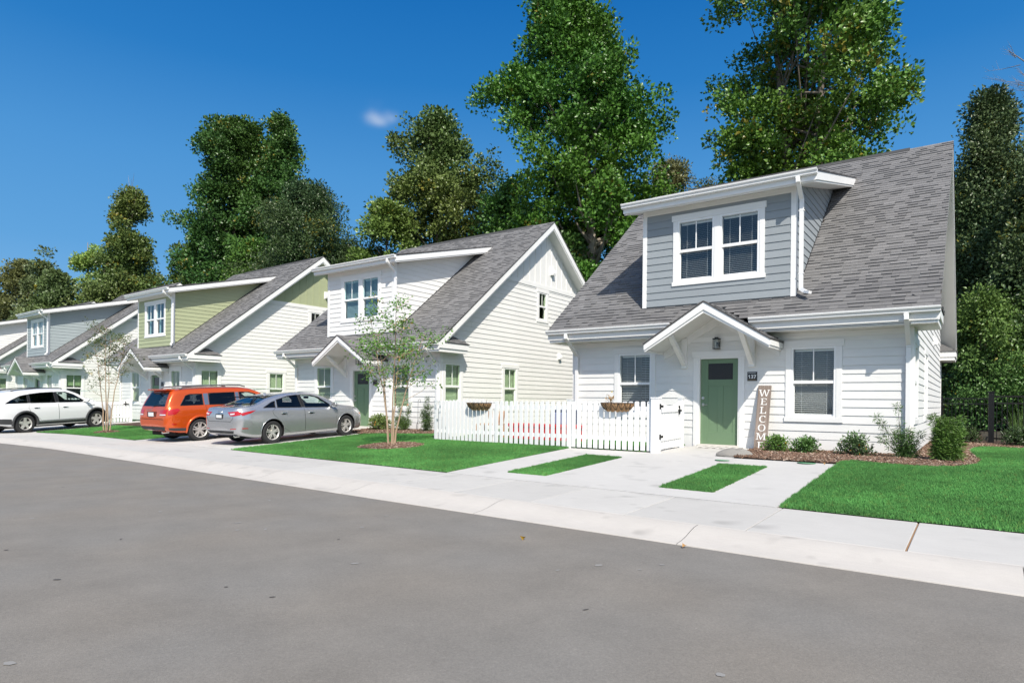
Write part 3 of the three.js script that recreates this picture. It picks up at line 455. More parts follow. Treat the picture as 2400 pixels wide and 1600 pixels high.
  part('drip_edge', once('de', () => merged([[OV + .015, x0 - .012, 4 - HC], [OV + .015, 4 + HC, x1 + .012], [.12, 4 - HC, 4 + HC]].map(([zf, a, b]) => prism([[zf, roofY(zf) - .018], [RIDGE, roofY(RIDGE) - .008], [-HD - OV - .015, E0 - .03], [-HD - OV - .015, E0 - .04], [RIDGE, roofY(RIDGE) - .029], [zf, roofY(zf) - .038]], 'zy', a, b)))), P.drip, h);
  const L = Math.hypot(OV - RIDGE + .02, roofY(RIDGE) - E0), sl = slopeFrame([x0 - .012, E0 - .012, OV + .02], [1, 0, 0], [0, SL, -1]), sb = slopeFrame([x1 + .012, E0 - .012, -HD - OV - .02], [-1, 0, 0], [0, SL, 1]);
  const field = once('sf', () => shingleField(x1 - x0 + .024, L, 71, .142, (u, s) => { const x = u + x0, zz = OV - s * .785; return (x > DX0 + .05 && x < DX1 - .05 && zz < -.1 && zz > -meet + .1) || (Math.abs(x - 4) < .9 && zz > -.2 && roofY(zz) < 3.34 - .625 * Math.abs(x - 4)); }));
  const near = detail === 2 ? field.filter((f) => f.r < 12 && f.r >= 0).sort((p, q) => (p.r * 1 - p.a * .75) - (q.r * 1 - q.a * .75)).slice(0, 290) : [];
  if (near.length) {
    const set = new Set(near), rest = field.filter((f) => !set.has(f));
    near.forEach((s, k) => { const g = shingleGeo(s, false, k); g.applyMatrix4(sl); mesh('shingle', g, P.shingles[Math.floor(s.tone * 97) % 5], roof); });
    const g = shingleMass(rest); g.applyMatrix4(sl); part('shingle_courses', g, P.shingle, roof).userData.kind = 'stuff';
  } else part('shingle_courses', once('sm', () => shingleMass(field).applyMatrix4(sl)), P.shingle, roof).userData.kind = 'stuff';
  part('rear_shingle_courses', once('smb', () => shingleMass(shingleField(x1 - x0 + .024, L, 72, .28)).applyMatrix4(sb)), P.shingle, roof).userData.kind = 'stuff';
  part('ridge_vent', once('rv', () => prism([[RIDGE + .15, roofY(RIDGE + .15) + .03], [RIDGE, roofY(RIDGE) + .035], [RIDGE - .15, roofY(RIDGE + .15) + .03], [RIDGE - .16, roofY(RIDGE + .16) + .008], [RIDGE, roofY(RIDGE) - .02], [RIDGE + .16, roofY(RIDGE + .16) + .008]], 'zy', .9, HW - .55)), P.deck, h);
  // ---- eave: fascia, soffit, gutter, returns
  once('fa', () => [[x0 + .03, 3.02], [4.87, x1 - .03]].flatMap(([a, b]) => [box(a, 2.685, OV - .03, b, 2.925, OV - .002), box(a + .02, 2.655, OV - .055, b - .02, 2.69, OV - .031)]).concat([ box(x0 + .03, 2.655, -HD - OV + .002, x1 - .03, 2.925, -HD - OV + .03)])).forEach((q) => part('fascia', q, P.trim, h));
  once('so', () => [box(x0 + .03, 2.622, .001, 4 - HC, 2.645, OV - .056), box(4 + HC, 2.622, .001, x1 - .03, 2.645, OV - .056), box(x0 + .03, 2.622, -HD - OV + .03, x1 - .03, 2.645, -HD - .001)]).forEach((q) => part('soffit', q, P.soffit, h));
  part('gutter', once('gu1', () => prism(gutterProfile(OV, E0 - .01), 'zy', x0 - .02, 3.03)), P.gutter, h);
  part('gutter', once('gu2', () => prism(gutterProfile(OV, E0 - .01), 'zy', 4.86, x1 + .02)), P.gutter, h);
  for (const [zz, e, nm] of [[0, 1, 'f'], [-HD, -1, 'r']]) for (const sx of detail ? [1, 0] : [1]) {
    const X = sx ? [HW + .001, x1 + .004] : [x0 - .004, -.001], zf = zz + e * (OV - .004), zb = zz - e * .93;
    part('eave_return', once('er' + nm + sx, () => merged([box(X[0], 2.74, zf, X[1], 2.92, zb), box(X[0] - (sx ? 0 : -.035), 2.625, zf - e * .03, X[1] - (sx ? .035 : 0), 2.735, zb + e * .03), box(X[0], 2.735, zf - e * .05, X[1] - .05, 2.74, zb + e * .05)])), P.trim, h);
    part('return_roof', once('rr' + nm + sx, () => { const xo = sx ? X[1] + .02 : X[0] - .02, xw = sx ? HW : 0, zi = zz + e * .3, y0 = 2.945, y1 = y0 + .3, b = zb - e * .03; const p = [[xo, y0, zi], [xo, y0, b], [xw, y0, b], [xw, y1, b + e * .4], [xw, y1, zi], [xo, y0 - .022, zi], [xo, y0 - .022, b], [xw, y0 - .022, b]]; const f = [[0, 1, 3], [0, 3, 4], [1, 2, 3], [0, 5, 6], [0, 6, 1], [1, 6, 7], [1, 7, 2]]; const pos = [], uv = [], col = []; for (const q of f) for (const k of q) { pos.push(...p[k]); uv.push(p[k][2], p[k][0]); col.push(.11, .108, .108); } const g = new THREE.BufferGeometry(); g.setAttribute('position', new THREE.Float32BufferAttribute(pos, 3)); g.setAttribute('uv', new THREE.Float32BufferAttribute(uv, 2)); g.setAttribute('color', new THREE.Float32BufferAttribute(col, 3)); g.computeVertexNormals(); return g; }), P.shingle, h);
    if (sx) part('return_shingles', once('rs' + nm, () => { const xo = X[1] + .02, q = slopeFrame([xo, 2.947, nm === 'f' ? zf - .3 : zb], [0, 0, -1], [-(xo - HW), .3, 0]); return shingleMass(shingleField(nm === 'f' ? 1.2 : 1.2, .5, 9, .125, (u, s) => nm === 'f' ? u > 1.2 - s * .75 : u < s * .75)).applyMatrix4(q); }), P.shingle, h).userData.kind = 'stuff';
  }
  // ---- dormer
  const dz = -meet;
  const dw = part('dormer_wall', once('dw', () => merged([wallCore([[DX0, 3.2], [DX1, 3.2], [DX1, DY], [DX0, DY]], [[2.94, 4.91, 4.03, 5.52]], .12), prism([[-.12, 3.3], [-.12, DY], [dz, DY + DS * meet]], 'zy', DX1 - .1, DX1), prism([[-.12, 3.3], [-.12, DY], [dz, DY + DS * meet]], 'zy', DX0, DX0 + .1)])), dormer[0], h);
  const dwin = [2.99, 4.86, 4.07, 5.48];
  boards(dw, 'siding_board', dormer, 3.46, 5.765, () => DX0 + .09, () => DX1 - .09, [out(dwin)], null, seed + 5);
  part('dormer_frieze_board', once('dfz', () => rbox(DX0 + .09, 5.765, -.002, DX1 - .09, DY, .022, .003)), P.trim, dw);
  const PR = new THREE.Matrix4().makeBasis(new THREE.Vector3(0, 0, -1), new THREE.Vector3(0, 1, 0), new THREE.Vector3(1, 0, 0)).setPosition(DX1, 0, 0);
  const dl = (v) => Math.max(.1, (v - DY) / DS), dr = (v) => Math.max(.1, (v - E0 - SL * OV + .02) / SL);
  boards(dw, 'side_siding_board', dormer, 3.46, DY + DS * meet, dl, (v) => Math.min(dr(v), meet), [], PR, seed + 7);
  const dLeft = once('dlb', () => { const PL = new THREE.Matrix4().makeBasis(new THREE.Vector3(0, 0, 1), new THREE.Vector3(0, 1, 0), new THREE.Vector3(-1, 0, 0)).setPosition(DX0, 0, 0), l = []; for (let v = 3.46; v < 6.8; v += .178) { const a = dl(v), b = dr(v); if (b - a > .08) l.push(lap(-b, -a, v, v + .178, -dr(v + .178), -dl(v + .178)).applyMatrix4(PL)); } return merged(l); });
  part('left_siding', dLeft, dormer[0], h).userData.kind = 'stuff';
  once('dc', () => [rbox(DX0 - .022, 3.36, -.09, DX0 + .09, DY, .024, .004), rbox(DX1 - .09, 3.36, -.11, DX1 + .024, DY + .02, .024, .004)]).forEach((q) => part('dormer_corner_board', q, P.trim, h));
  part('flashing', once('fl', () => merged([box(DX0 - .03, roofY(.03) - .02, .0, DX1 + .03, roofY(.02) + .03, .03), bar([DX1 + .012, roofY(0) + .02, 0], [DX1 + .012, roofY(dz) + .02, dz], .02, .05), bar([DX0 - .012, roofY(0) + .02, 0], [DX0 - .012, roofY(dz) + .02, dz], .02, .05)])), P.dark, h);
  makeWindow(h, FRONT, dwin, { n: 2, mull: .23, ...win.dormer });
  const ey = 6.06, ez = .40, dx0 = 1.64, dx1 = 6.17, end = (ey + .02 - E0 - SL * OV + DS * ez) / (SL - DS), yd = (zz, k = 0) => ey + DS * (ez - zz) - k;
  const dro = part('dormer_roof', once('dro', () => prism([[ez, yd(ez, .03)], [-end + .02, yd(-end, .03)], [-end + .02, yd(-end, .275)], [ez - .04, yd(ez - .04, .27)], [ez - .04, yd(ez, .235)], [ez, yd(ez, .235)]], 'zy', dx0 + .02, dx1 - .02)), P.soffit, h);
  once('drk', () => [dx0, dx1 - .022].map((x) => prism([[ez, yd(ez, .03)], [-end + .01, yd(-end, .03)], [-end + .25, yd(-end + .25, .225)], [ez, yd(ez, .225)]], 'zy', x, x + .022)).concat([dx0 + .03, dx1 - .052].map((x) => prism([[ez - .02, yd(ez, .22)], [-end + .3, yd(-end + .3, .2)], [-end + .3, yd(-end + .3, .27)], [ez - .02, yd(ez, .27)]], 'zy', x, x + .02)))).forEach((q) => part('dormer_rake_board', q, P.trim, h));
  part('dormer_fascia', once('dfa', () => merged([box(dx0 + .01, 5.83, ez - .025, dx1 - .01, 6.03, ez + .003), box(dx0 + .03, 5.805, ez - .06, dx1 - .03, 5.835, ez - .026)])), P.trim, h);
  part('dormer_drip_edge', once('dde', () => prism([[ez + .02, yd(ez, .028)], [-end, yd(-end, .004)], [-end, yd(-end, .026)], [ez + .02, yd(ez, .048)]], 'zy', dx0 - .012, dx1 + .012)), P.drip, h);
  part('dormer_shingle_courses', once('dsh', () => shingleMass(shingleField(dx1 - dx0 + .024, Math.hypot(ez + end, DS * (ez + end)) + .03, 74)).applyMatrix4(slopeFrame([dx0 - .012, yd(ez) - .012, ez + .025], [1, 0, 0], [0, DS, -1]))), P.shingle, dro).userData.kind = 'stuff';
  part('dormer_gutter', once('dgu', () => prism(gutterProfile(ez, ey - .005), 'zy', dx0 - .02, dx1 + .02)), P.gutter, h);
  // ---- downspouts
  const spout = (x, yTop, zTop, yEl, yBot, kick) => { const w = .085, d = .06, a = [[x, yTop, zTop], [x, yTop - .09, zTop], [x, yEl, .062], [x, yBot, .062]]; const g = []; for (let i = 0; i < 3; i++) g.push(bar(a[i], a[i + 1], w, d, i === 1 ? new THREE.Vector3(0, 0, 1) : new THREE.Vector3(0, 0, 1))); for (let i = 1; i < 3; i++) g.push(rbox(x - w / 2 - .001, a[i][1] - .045, a[i][2] - .042, x + w / 2 + .001, a[i][1] + .045, a[i][2] + .042, .012, 2)); if (kick) { g.push(bar([x, yBot + .02, .062], [x + kick, yBot - .06, .15], w, d, new THREE.Vector3(0, 0, 1))); g.push(bar([x + kick, yBot - .06, .15], [x + kick * 2, yBot - .1, .22], w, d)); } for (const yy of [yEl - .25, yBot + .35]) g.push(box(x - .06, yy, .02, x + .06, yy + .02, .094)); return merged(g.map((q) => q.index ? q.toNonIndexed() : q)); };
  part('downspout', once('ds1', () => spout(.13, 2.83, .66, 2.28, .12)), P.gutter, h);
  part('downspout', once('ds2', () => spout(7.85, 2.83, .66, 2.25, .16)), P.gutter, h);
  part('downspout', once('ds3', () => spout(5.81, 5.95, .46, 5.55, 3.56, .11)), P.gutter, h);
  once('db', () => [.13, 7.85].map((x) => { const g = new THREE.CylinderGeometry(.075, .07, .2, 12); g.translate(x, .04, .075); return g; })).forEach((q) => part('drain_boot', q, P.pipe, h));
  // ---- entrance hood
  const hx = 4.0, hz = 1.13, hy = 3.33, hs = .625, hw = 1.42, hyAt = (x) => hy - hs * Math.abs(x - hx);
  const hood = part('hood', once('ho', () => prism([[hx - hw, hyAt(hx - hw) - .03], [hx, hy - .03], [hx + hw, hyAt(hx + hw) - .03], [hx + hw, hyAt(hx + hw) - .16], [hx + hw - .03, hyAt(hx + hw) - .16], [hx, hy - .2], [hx - hw + .03, hyAt(hx - hw) - .16], [hx - hw, hyAt(hx - hw) - .16]], 'xy', .001, hz - .02)), P.soffit, h);
  part('hood_rake_board', once('hr', () => merged([prism([[hx - hw - .01, hyAt(hx - hw) - .03], [hx, hy - .022], [hx + hw + .01, hyAt(hx + hw) - .03], [hx + hw + .01, hyAt(hx + hw) - .15], [hx + hw, hyAt(hx + hw) - .17], [hx, hy - .195], [hx - hw, hyAt(hx - hw) - .17], [hx - hw - .01, hyAt(hx - hw) - .15]], 'xy', hz - .025, hz), prism([[hx - hw, hyAt(hx - hw) - .14], [hx, hy - .17], [hx + hw, hyAt(hx + hw) - .14], [hx + hw, hyAt(hx + hw) - .215], [hx, hy - .265], [hx - hw, hyAt(hx - hw) - .215]], 'xy', hz - .05, hz - .026)])), P.trim, h);
  part('hood_gable_panel', once('hg', () => prism([[hx - .95, 2.5], [hx + .95, 2.5], [hx + .95, 2.62], [hx, 3.2], [hx - .95, 2.62]], 'xy', -.1, .004)), P.white, h);
  { const pv = h.children[h.children.length - 1]; for (let v = 2.5; v < 3.05; v += .178) { const w2 = (3.14 - v) / hs, w3 = Math.max(.02, (3.14 - v - .178) / hs); mesh('siding_board', once('hgb' + v.toFixed(2), () => lap(hx - Math.min(.95, w2), hx + Math.min(.95, w2), v, v + .178, hx - Math.min(.95, w3), hx + Math.min(.95, w3), .026, .008)), P.whites[1], pv); } }
  once('hf', () => [-1, 1].map((s) => merged([box(hx + s * hw, hyAt(hx + hw) - .16, .03, hx + s * (hw + .02), hyAt(hx + hw) - .02, hz - .03), box(hx + s * (hw - .05), hyAt(hx + hw) - .205, .03, hx + s * (hw + .0), hyAt(hx + hw) - .165, hz - .055)]))).forEach((q) => part('hood_fascia', q, P.trim, h));
  once('hl', () => [-1, 1].map((s) => prism(s > 0 ? [[hx, hy - .2], [hx + hw - .05, hyAt(hx + hw - .05) - .16], [hx + hw - .05, hyAt(hx + hw - .05) - .36], [hx, hy - .42]] : [[hx - hw + .05, hyAt(hx - hw + .05) - .16], [hx, hy - .2], [hx, hy - .42], [hx - hw + .05, hyAt(hx - hw + .05) - .36]], 'xy', .004, .04))).forEach((q) => part('hood_ledger', q, P.trim, h));
  const hl = Math.hypot(hw + .03, hs * (hw + .03));
  for (const s of [-1, 1]) {
    part('hood_drip_edge', once('hd' + s, () => { const a = [hx, hy], b = [hx + s * (hw + .025), hy - hs * (hw + .025)]; const pts = [[a[0], a[1]], [b[0], b[1]], [b[0], b[1] - .03], [a[0], a[1] - .03]]; return prism(s > 0 ? pts.reverse() : pts, 'xy', -.3, hz + .014); }), P.drip, h);
    part('hood_shingle_courses', once('hs' + s, () => { const len = 1.75, o = s > 0 ? [hx + (hw + .03), hy - hs * (hw + .03) + .002, hz + .016] : [hx - (hw + .03), hy - hs * (hw + .03) + .002, hz + .016 - len]; return shingleMass(shingleField(len, hl, 81 + s)).applyMatrix4(slopeFrame(o, [0, 0, s > 0 ? -1 : 1], [s > 0 ? -1 : 1, hs, 0])); }), P.shingle, hood).userData.kind = 'stuff';
  }
  for (const x of [3.16, 4.77]) part('bracket', once('br' + x, () => { const y1 = hyAt(x) - .2; return merged([rbox(x - .07, 1.88, .002, x + .07, y1, .09, .004), bar([x, 1.97, .05], [x, y1 + .02, hz - .16], .1, .1, new THREE.Vector3(1, 0, 0))].map((g) => g.index ? g.toNonIndexed() : g)); }), P.trim, h);
  // ---- door
  const D = sub(h, 'door');
  once('dcs', () => [rbox(3.385, .0, -.002, 3.5, 2.14, .034, .004), rbox(4.49, .0, -.002, 4.605, 2.14, .034, .004), rbox(3.35, 2.141, -.002, 4.64, 2.285, .042, .004)]).forEach((q) => part('door_casing', q, P.trim, D));
  part('jamb', once('djb', () => merged([box(3.5, .02, -.14, 3.54, 2.14, .02), box(4.45, .02, -.14, 4.49, 2.14, .02), box(3.54, 2.10, -.14, 4.45, 2.14, .02)])), P.trim, D);
  part('threshold', once('dth', () => merged([rbox(3.5, -.03, -.14, 4.49, .05, .06, .006), box(3.4, -.1, -.01, 4.59, -.03, .055)])), std(C(.6, .57, .52), .5), D);
  part('leaf', once('dlf', () => { const x0 = 3.542, x1 = 4.448, L2 = []; const add = (a, b, c, d, f, e) => L2.push(rbox(a, c, f, b, d, e, .004)); const p = [3.72, 3.945, 4.085, 4.31]; add(x0, x0 + .18, .05, 2.098, -.1, -.055); add(x1 - .138, x1, .05, 2.098, -.1, -.055); add(3.722, 4.31, 1.99, 2.098, -.1, -.055); add(3.722, 4.31, 1.45, 1.605, -.1, -.055); add(3.722, 4.31, .05, .345, -.1, -.055); add(3.955, 4.085, .345, 1.45, -.1, -.055); L2.push(box(3.71, .33, -.095, 4.32, 1.47, -.067)); return merged(L2); }), P.door, D);
  part('door_glass', once('dgl', () => { const g = new THREE.PlaneGeometry(.6, .4); g.translate(4.016, 1.797, -.07); return g; }), phy(C(.05, .048, .05), .03, { transmission: .5, thickness: 0, ior: 1.35 }), D);
  part('deadbolt', once('dbt', () => { const g = new THREE.CylinderGeometry(.034, .036, .025, 20); g.rotateX(Math.PI / 2); g.translate(3.605, 1.16, -.043); const k = new THREE.CylinderGeometry(.02, .02, .02, 12); k.rotateX(Math.PI / 2); k.translate(3.605, 1.16, -.025); return merged([g, k]); }), P.nickel, D);
  part('handle', once('dhn', () => merged([rbox(3.575, .965, -.056, 3.635, 1.035, -.035, .01, 2), rbox(3.6, .99, -.036, 3.72, 1.008, -.018, .008, 2)])), P.nickel, D);
  // ---- wall lantern
  const La = sub(h, 'wall_lantern');
  part('lantern_frame', once('laf', () => { const x = 3.975, y0 = 2.33, y1 = 2.56, z0 = .07, w = .062, g = [rbox(x - .05, 2.38, -.001, x + .05, 2.62, .02, .004), box(x - .015, 2.575, .018, x + .015, 2.6, z0 + w), rbox(x - w - .012, y0 - .012, z0 - .012, x + w + .012, y0 + .006, z0 + 2 * w + .012, .003), rbox(x - w - .014, y1 - .01, z0 - .014, x + w + .014, y1 + .012, z0 + 2 * w + .014, .003), rbox(x - w * .6, y1 + .012, z0 + w * .4, x + w * .6, y1 + .04, z0 + w * 1.6, .003)]; for (const [a, b] of [[-1, 0], [1, 0], [-1, 2], [1, 2]]) g.push(box(x + a * w - .006, y0, z0 + b * w - .006, x + a * w + .006, y1, z0 + b * w + .006)); return merged(g); }), P.black, La);
  part('lantern_glass', once('lag', () => box(3.975 - .055, 2.336, .078, 3.975 + .055, 2.552, .186)), P.lampGlass, La);
  return h;
}
const wGreen = phy(C(.74, .88, .68), 0, { transmission: 1, thickness: 0, ior: 1.7 }), wBlue = phy(C(.68, .86, .88), 0, { transmission: 1, thickness: 0, ior: 1.9 });  // wGreen: green reflections of the surroundings put into the pane colour
P.wGreen = wGreen;
const H1 = makeHouse({ name: 'cottage', label: 'nearest white cottage with dark slate blue dormer and the number 137 by its green door', right: -1.03, z: -15.2, dormer: P.slate, gable: P.slate, detail: 2, seed: 11, win: { front: { glass: P.glassDark, tilt: .35 }, dormer: { glass: P.glassDark, tilt: .3 }, side: { glass: P.glassDark } } });
const H2 = makeHouse({ name: 'cottage', label: 'all white cottage with white dormer and gable, second from the right', right: -14.5, z: -15.84, dormer: P.whites, gable: P.whites, detail: 1, seed: 22, win: { front: { glass: wGreen, tilt: .5 }, dormer: { glass: wBlue, tilt: .6 }, side: { glass: wGreen, tilt: .8 }, gable: { glass: wGreen, blind: 'none' } } });
const H3 = makeHouse({ name: 'cottage', label: 'white cottage with sage green dormer and gable behind the orange car', right: -27.95, z: -14.6, turn: -1.6 * Math.PI / 180, dormer: P.sage, gable: P.sage, detail: 1, seed: 33, win: { front: { glass: wGreen }, dormer: { glass: wBlue, blind: 'curtain' }, side: { glass: wGreen, tilt: .8 }, gable: { glass: wGreen, blind: 'none' } } });
const H4 = makeHouse({ name: 'cottage', label: 'white cottage with pale blue grey dormer behind the white car', right: -41.9, z: -14.2, turn: -1.6 * Math.PI / 180, dormer: P.bluegrey, gable: P.slate, detail: 1, seed: 44, win: { front: { glass: wGreen }, dormer: { glass: wBlue, blind: 'curtain' }, side: { glass: wGreen, blind: 'shade', down: .4 }, gable: { glass: wGreen, blind: 'none' } } });
const H5 = makeHouse({ name: 'cottage', label: 'farthest white cottage cut by the left edge of the photo', right: -55.7, z: -14.5, turn: -1.6 * Math.PI / 180, dormer: P.whites, gable: P.whites, detail: 0, seed: 55, win: { front: { glass: wGreen }, dormer: { glass: wBlue }, side: { glass: wGreen }, gable: { glass: wGreen, blind: 'none' } } });
// ---------- fences, gates and things in the yards ----------
const FW = std(C(.84, .84, .83), .45);
function picketRun(parent, a, b, n, { w = .098, hgt = 1.08, y0 = .035, rails = [.27, .93], top = null, flip = 1 } = {}) {
  const dx = b[0] - a[0], dz = b[1] - a[1], L = Math.hypot(dx, dz), ang = Math.atan2(-dz, dx);
  const place = (g, t, y, off = 0) => { const m = new THREE.Matrix4().makeRotationY(ang).setPosition(a[0] + dx * t, y, a[1] + dz * t); const q = g.clone(); q.translate(0, 0, off); q.applyMatrix4(m); return q; };
  for (let i = 0; i < n; i++) {
    const t = (i + .5) / n, x = a[0] + dx * t, z = a[1] + dz * t, hh = (top ? top(t) : hgt) - y0;
    const g = prism([[-w / 2, 0], [w / 2, 0], [w / 2, hh - .022], [w / 2 - .022, hh], [-w / 2 + .022, hh], [-w / 2, hh - .022]], 'xy', 0, .02); mesh('picket', place(g, t, yard(x, z) + y0, .0), FW, parent);
  }
  for (const r of rails) mesh('rail', bar([a[0], yard(...a) + r, a[1]], [b[0], yard(...b) + r, b[1]], .036, .085).translate(-Math.sin(ang) * .019 * flip, 0, -Math.cos(ang) * .019 * flip), FW, parent);
}
function fencePost(parent, x, z, hgt = 1.1, w = .11) { const y = yard(x, z); mesh('post', merged([rbox(x - w / 2, y - .1, z - w / 2, x + w / 2, y + hgt, z + w / 2, .008), rbox(x - w / 2 - .012, y + hgt, z - w / 2 - .012, x + w / 2 + .012, y + hgt + .025, z + w / 2 + .012, .006)]), FW, parent); }
function yardFence(label, glabel, dx, dz, detail) {
  const A = [-12.05 + dx, -12.98 + dz], B = [-7.6 + dx, -12.72 + dz], Cc = [-5.42 + dx, -12.6 + dz], E = [-5.55 + dx, -14.35 + dz];
  const f = thing('picket_fence', label, 'fence', [0, 0, 0], 0, 'white picket fences between the cottages');
  const M2 = [(A[0] + B[0]) / 2 - .1, (A[1] + B[1]) / 2];
  picketRun(f, A, M2, 15); picketRun(f, [M2[0] + .05, M2[1]], [B[0] - .06, B[1]], 14); picketRun(f, [B[0] + .06, B[1] + .01], [Cc[0] - .07, Cc[1]], 14);
  fencePost(f, A[0] - .02, A[1] - .08, 1.06, .09); fencePost(f, M2[0], M2[1] - .08, 1.04, .09); fencePost(f, B[0], B[1] - .03); fencePost(f, Cc[0], Cc[1], 1.14, .16); fencePost(f, E[0], E[1], 1.12);
  picketRun(f, [A[0], A[1] - .1], [A[0] + .02, A[1] - 2.2], 14, {});
  const g = thing('picket_gate', glabel, 'gate', [0, 0, 0], 0, 'white picket gates beside the front doors');
  const g0 = [lerp(Cc[0], E[0], .055), lerp(Cc[1], E[1], .055)], g1 = [lerp(Cc[0], E[0], .955), lerp(Cc[1], E[1], .955)];
  picketRun(g, g0, g1, 11, { top: (t) => 1.1 - .13 * Math.sin(t * Math.PI), rails: [.27, .88], flip: -1 });
  const x = Cc[0] + .083, zc = Cc[1];
  for (const y of [.28, .92]) mesh('hinge', merged([rbox(x - .004, yard(x, zc) + y, zc - .07, x + .008, yard(x, zc) + y + .11, zc + .0, .004), rbox(x - .012, yard(x, zc) + y + .03, zc - .2, x + .004, yard(x, zc) + y + .08, zc - .07, .004)]), P.black, g);
  const lx = lerp(Cc[0], E[0], .86) + .035, lz = lerp(Cc[1], E[1], .86), ly = yard(lx, lz) + .86; mesh('latch', merged([rbox(lx - .01, ly - .02, lz - .14, lx + .012, ly + .02, lz + .1, .004), rbox(lx - .008, ly - .09, lz - .02, lx + .016, ly + .11, lz + .02, .004)]), P.black, g);
  return f;
}
yardFence('white picket fence with two coir baskets left of the door of the nearest cottage', 'white picket gate with black hinges left of the nearest green door', 0, 0);
yardFence('white picket fence hidden behind the silver car and the orange car', 'white picket gate with a black latch above the bonnet of the silver car', -13.47, -.66);
yardFence('white picket fence behind the white car and the orange car', 'far white picket gate between the thin tree and the orange car', -27.0, .45);

// coir baskets hung on the fence
function basket(x, z, y, label, dry) {
  const b = thing('hanging_basket', label, 'flower basket', [x, y, z], .03, 'coir baskets hooked on the picket fence');
  const R = rng(300 + Math.round(x * 10)), L = .39, nA = 44, nB = 9, pos = [], uv = [], ix = [];
  const shape = (u, v) => { const t = u * Math.PI, s = Math.sin(v * Math.PI / 2), x2 = -Math.cos(t) * L * (.62 + .38 * s), out = Math.pow(Math.sin(t), .7) * .17 * (.25 + .75 * s); return [x2, -.19 * (1 - v) - .012 * Math.sin(u * 40) * (1 - v), out]; };
  for (let i = 0; i <= nA; i++) for (let j = 0; j <= nB; j++) { const u = i / nA, v = j / nB, p = shape(u, v), k = 1 + .05 * (R() - .5); pos.push(p[0] * k, p[1] + .006 * (R() - .5), p[2] * k + .01 * (R() - .5)); uv.push(u * 2, v); }
  for (let i = 0; i < nA; i++) for (let j = 0; j < nB; j++) { const a = i * (nB + 1) + j, c = a + nB + 1; ix.push(a, c, a + 1, a + 1, c, c + 1); }
  const g = new THREE.BufferGeometry(); g.setAttribute('position', new THREE.Float32BufferAttribute(pos, 3)); g.setAttribute('uv', new THREE.Float32BufferAttribute(uv, 2)); g.setIndex(ix); g.computeVertexNormals(); if (g.attributes.normal.getZ(22 * (nB + 1) + 5) < 0) { for (let q = 0; q < ix.length; q += 3) [ix[q], ix[q + 1]] = [ix[q + 1], ix[q]]; g.setIndex(ix); g.computeVertexNormals(); }
  part('coir_liner', g, std(0xffffff, 1, { side: THREE.DoubleSide, map: withRepeat(texture(256, (u, v, N) => { const k = .45 + .9 * N(u, v, 64) * N(u + .2, v, 24) + .35 * N(u, v, 110); return [.85 * k, .50 * k, .25 * k]; }, { srgb: true, seed: 88 }), 2, 2), bumpMap: withRepeat(M.fine, 8, 8), bumpScale: .02 }), b);
  const wires = []; const on = (u, v, o = .012) => { const p = shape(u, v); return [p[0] * 1.02, p[1], p[2] + o]; };
  wires.push(tube(range(0, 1, .05).map((u) => on(u, 1)), .006, 5)); wires.push(tube([[-L, 0, 0], [L, 0, 0]], .006, 5));
  for (let k = 0; k < 7; k++) { const u0 = .03 + k * .135, w = []; for (let q = 0; q <= 6; q++) { const t = q / 6; w.push(on(clamp(u0 + t * .135), .95 - .75 * Math.sin(t * Math.PI))); } wires.push(tube(w, .005, 5)); wires.push(tube([on(clamp(u0 + .0675), .2), on(clamp(u0 + .0675), .95)], .0045, 5)); }
  part('wire_frame', wires, std(C(.06, .05, .045), .6, { metalness: .5 }), b);
  part('potting_soil', (() => { const q = new THREE.CircleGeometry(1, 24, 0, Math.PI); q.rotateX(Math.PI / 2); q.scale(L * .93, 1, .16); q.translate(0, -.035, .0); return q; })(), std(C(.05, .035, .025), 1, { side: THREE.DoubleSide }), b);
  if (dry) {
    const st = [], lf = []; for (let k = 0; k < 9; k++) { const x0 = -.27 + R() * .16, h = .08 + R() * .15, lx = (R() - .5) * .12, lz = (R() - .3) * .08; st.push(limb([[x0, -.04, .05], [x0 + lx * .4, h * .5, .05 + lz * .4], [x0 + lx, h, .05 + lz]], [.004, .003, .0018], 4)); for (let q = 0; q < 6; q++) { const t = .4 + R() * .6, g2 = new THREE.PlaneGeometry(.028, .018); g2.rotateX(R() * 3); g2.rotateZ(R() * 6); g2.translate(x0 + lx * t + (R() - .5) * .05, h * t, .05 + lz * t + (R() - .5) * .04); lf.push(g2); } }
    part('dry_stems', st, std(C(.25, .16, .08), .9), b); const l = part('withered_leaves', lf, std(C(.42, .27, .12), .9, { side: THREE.DoubleSide }), b); l.userData.kind = 'stuff';
    part('yellow_flower', (() => { const q = new THREE.SphereGeometry(.016, 8, 6); q.scale(1.3, .7, 1.3); q.translate(-.12, .24, .06); return q; })(), std(C(.75, .55, .06), .7), b);
  } else { const st = []; for (let k = 0; k < 4; k++) { const x0 = -.25 + R() * .5, h = .03 + R() * .07; st.push(limb([[x0, -.04, .05], [x0 + .02, h, .06]], [.004, .002], 4)); } part('dry_stems', st, std(C(.12, .09, .05), .9), b); }
  return b;
}
basket(-6.31, -12.62, 1.02, 'coir basket with a withered plant on the fence under the left window', true);
basket(-10.35, -12.84, .98, 'empty coir basket on the far left part of the picket fence', false);

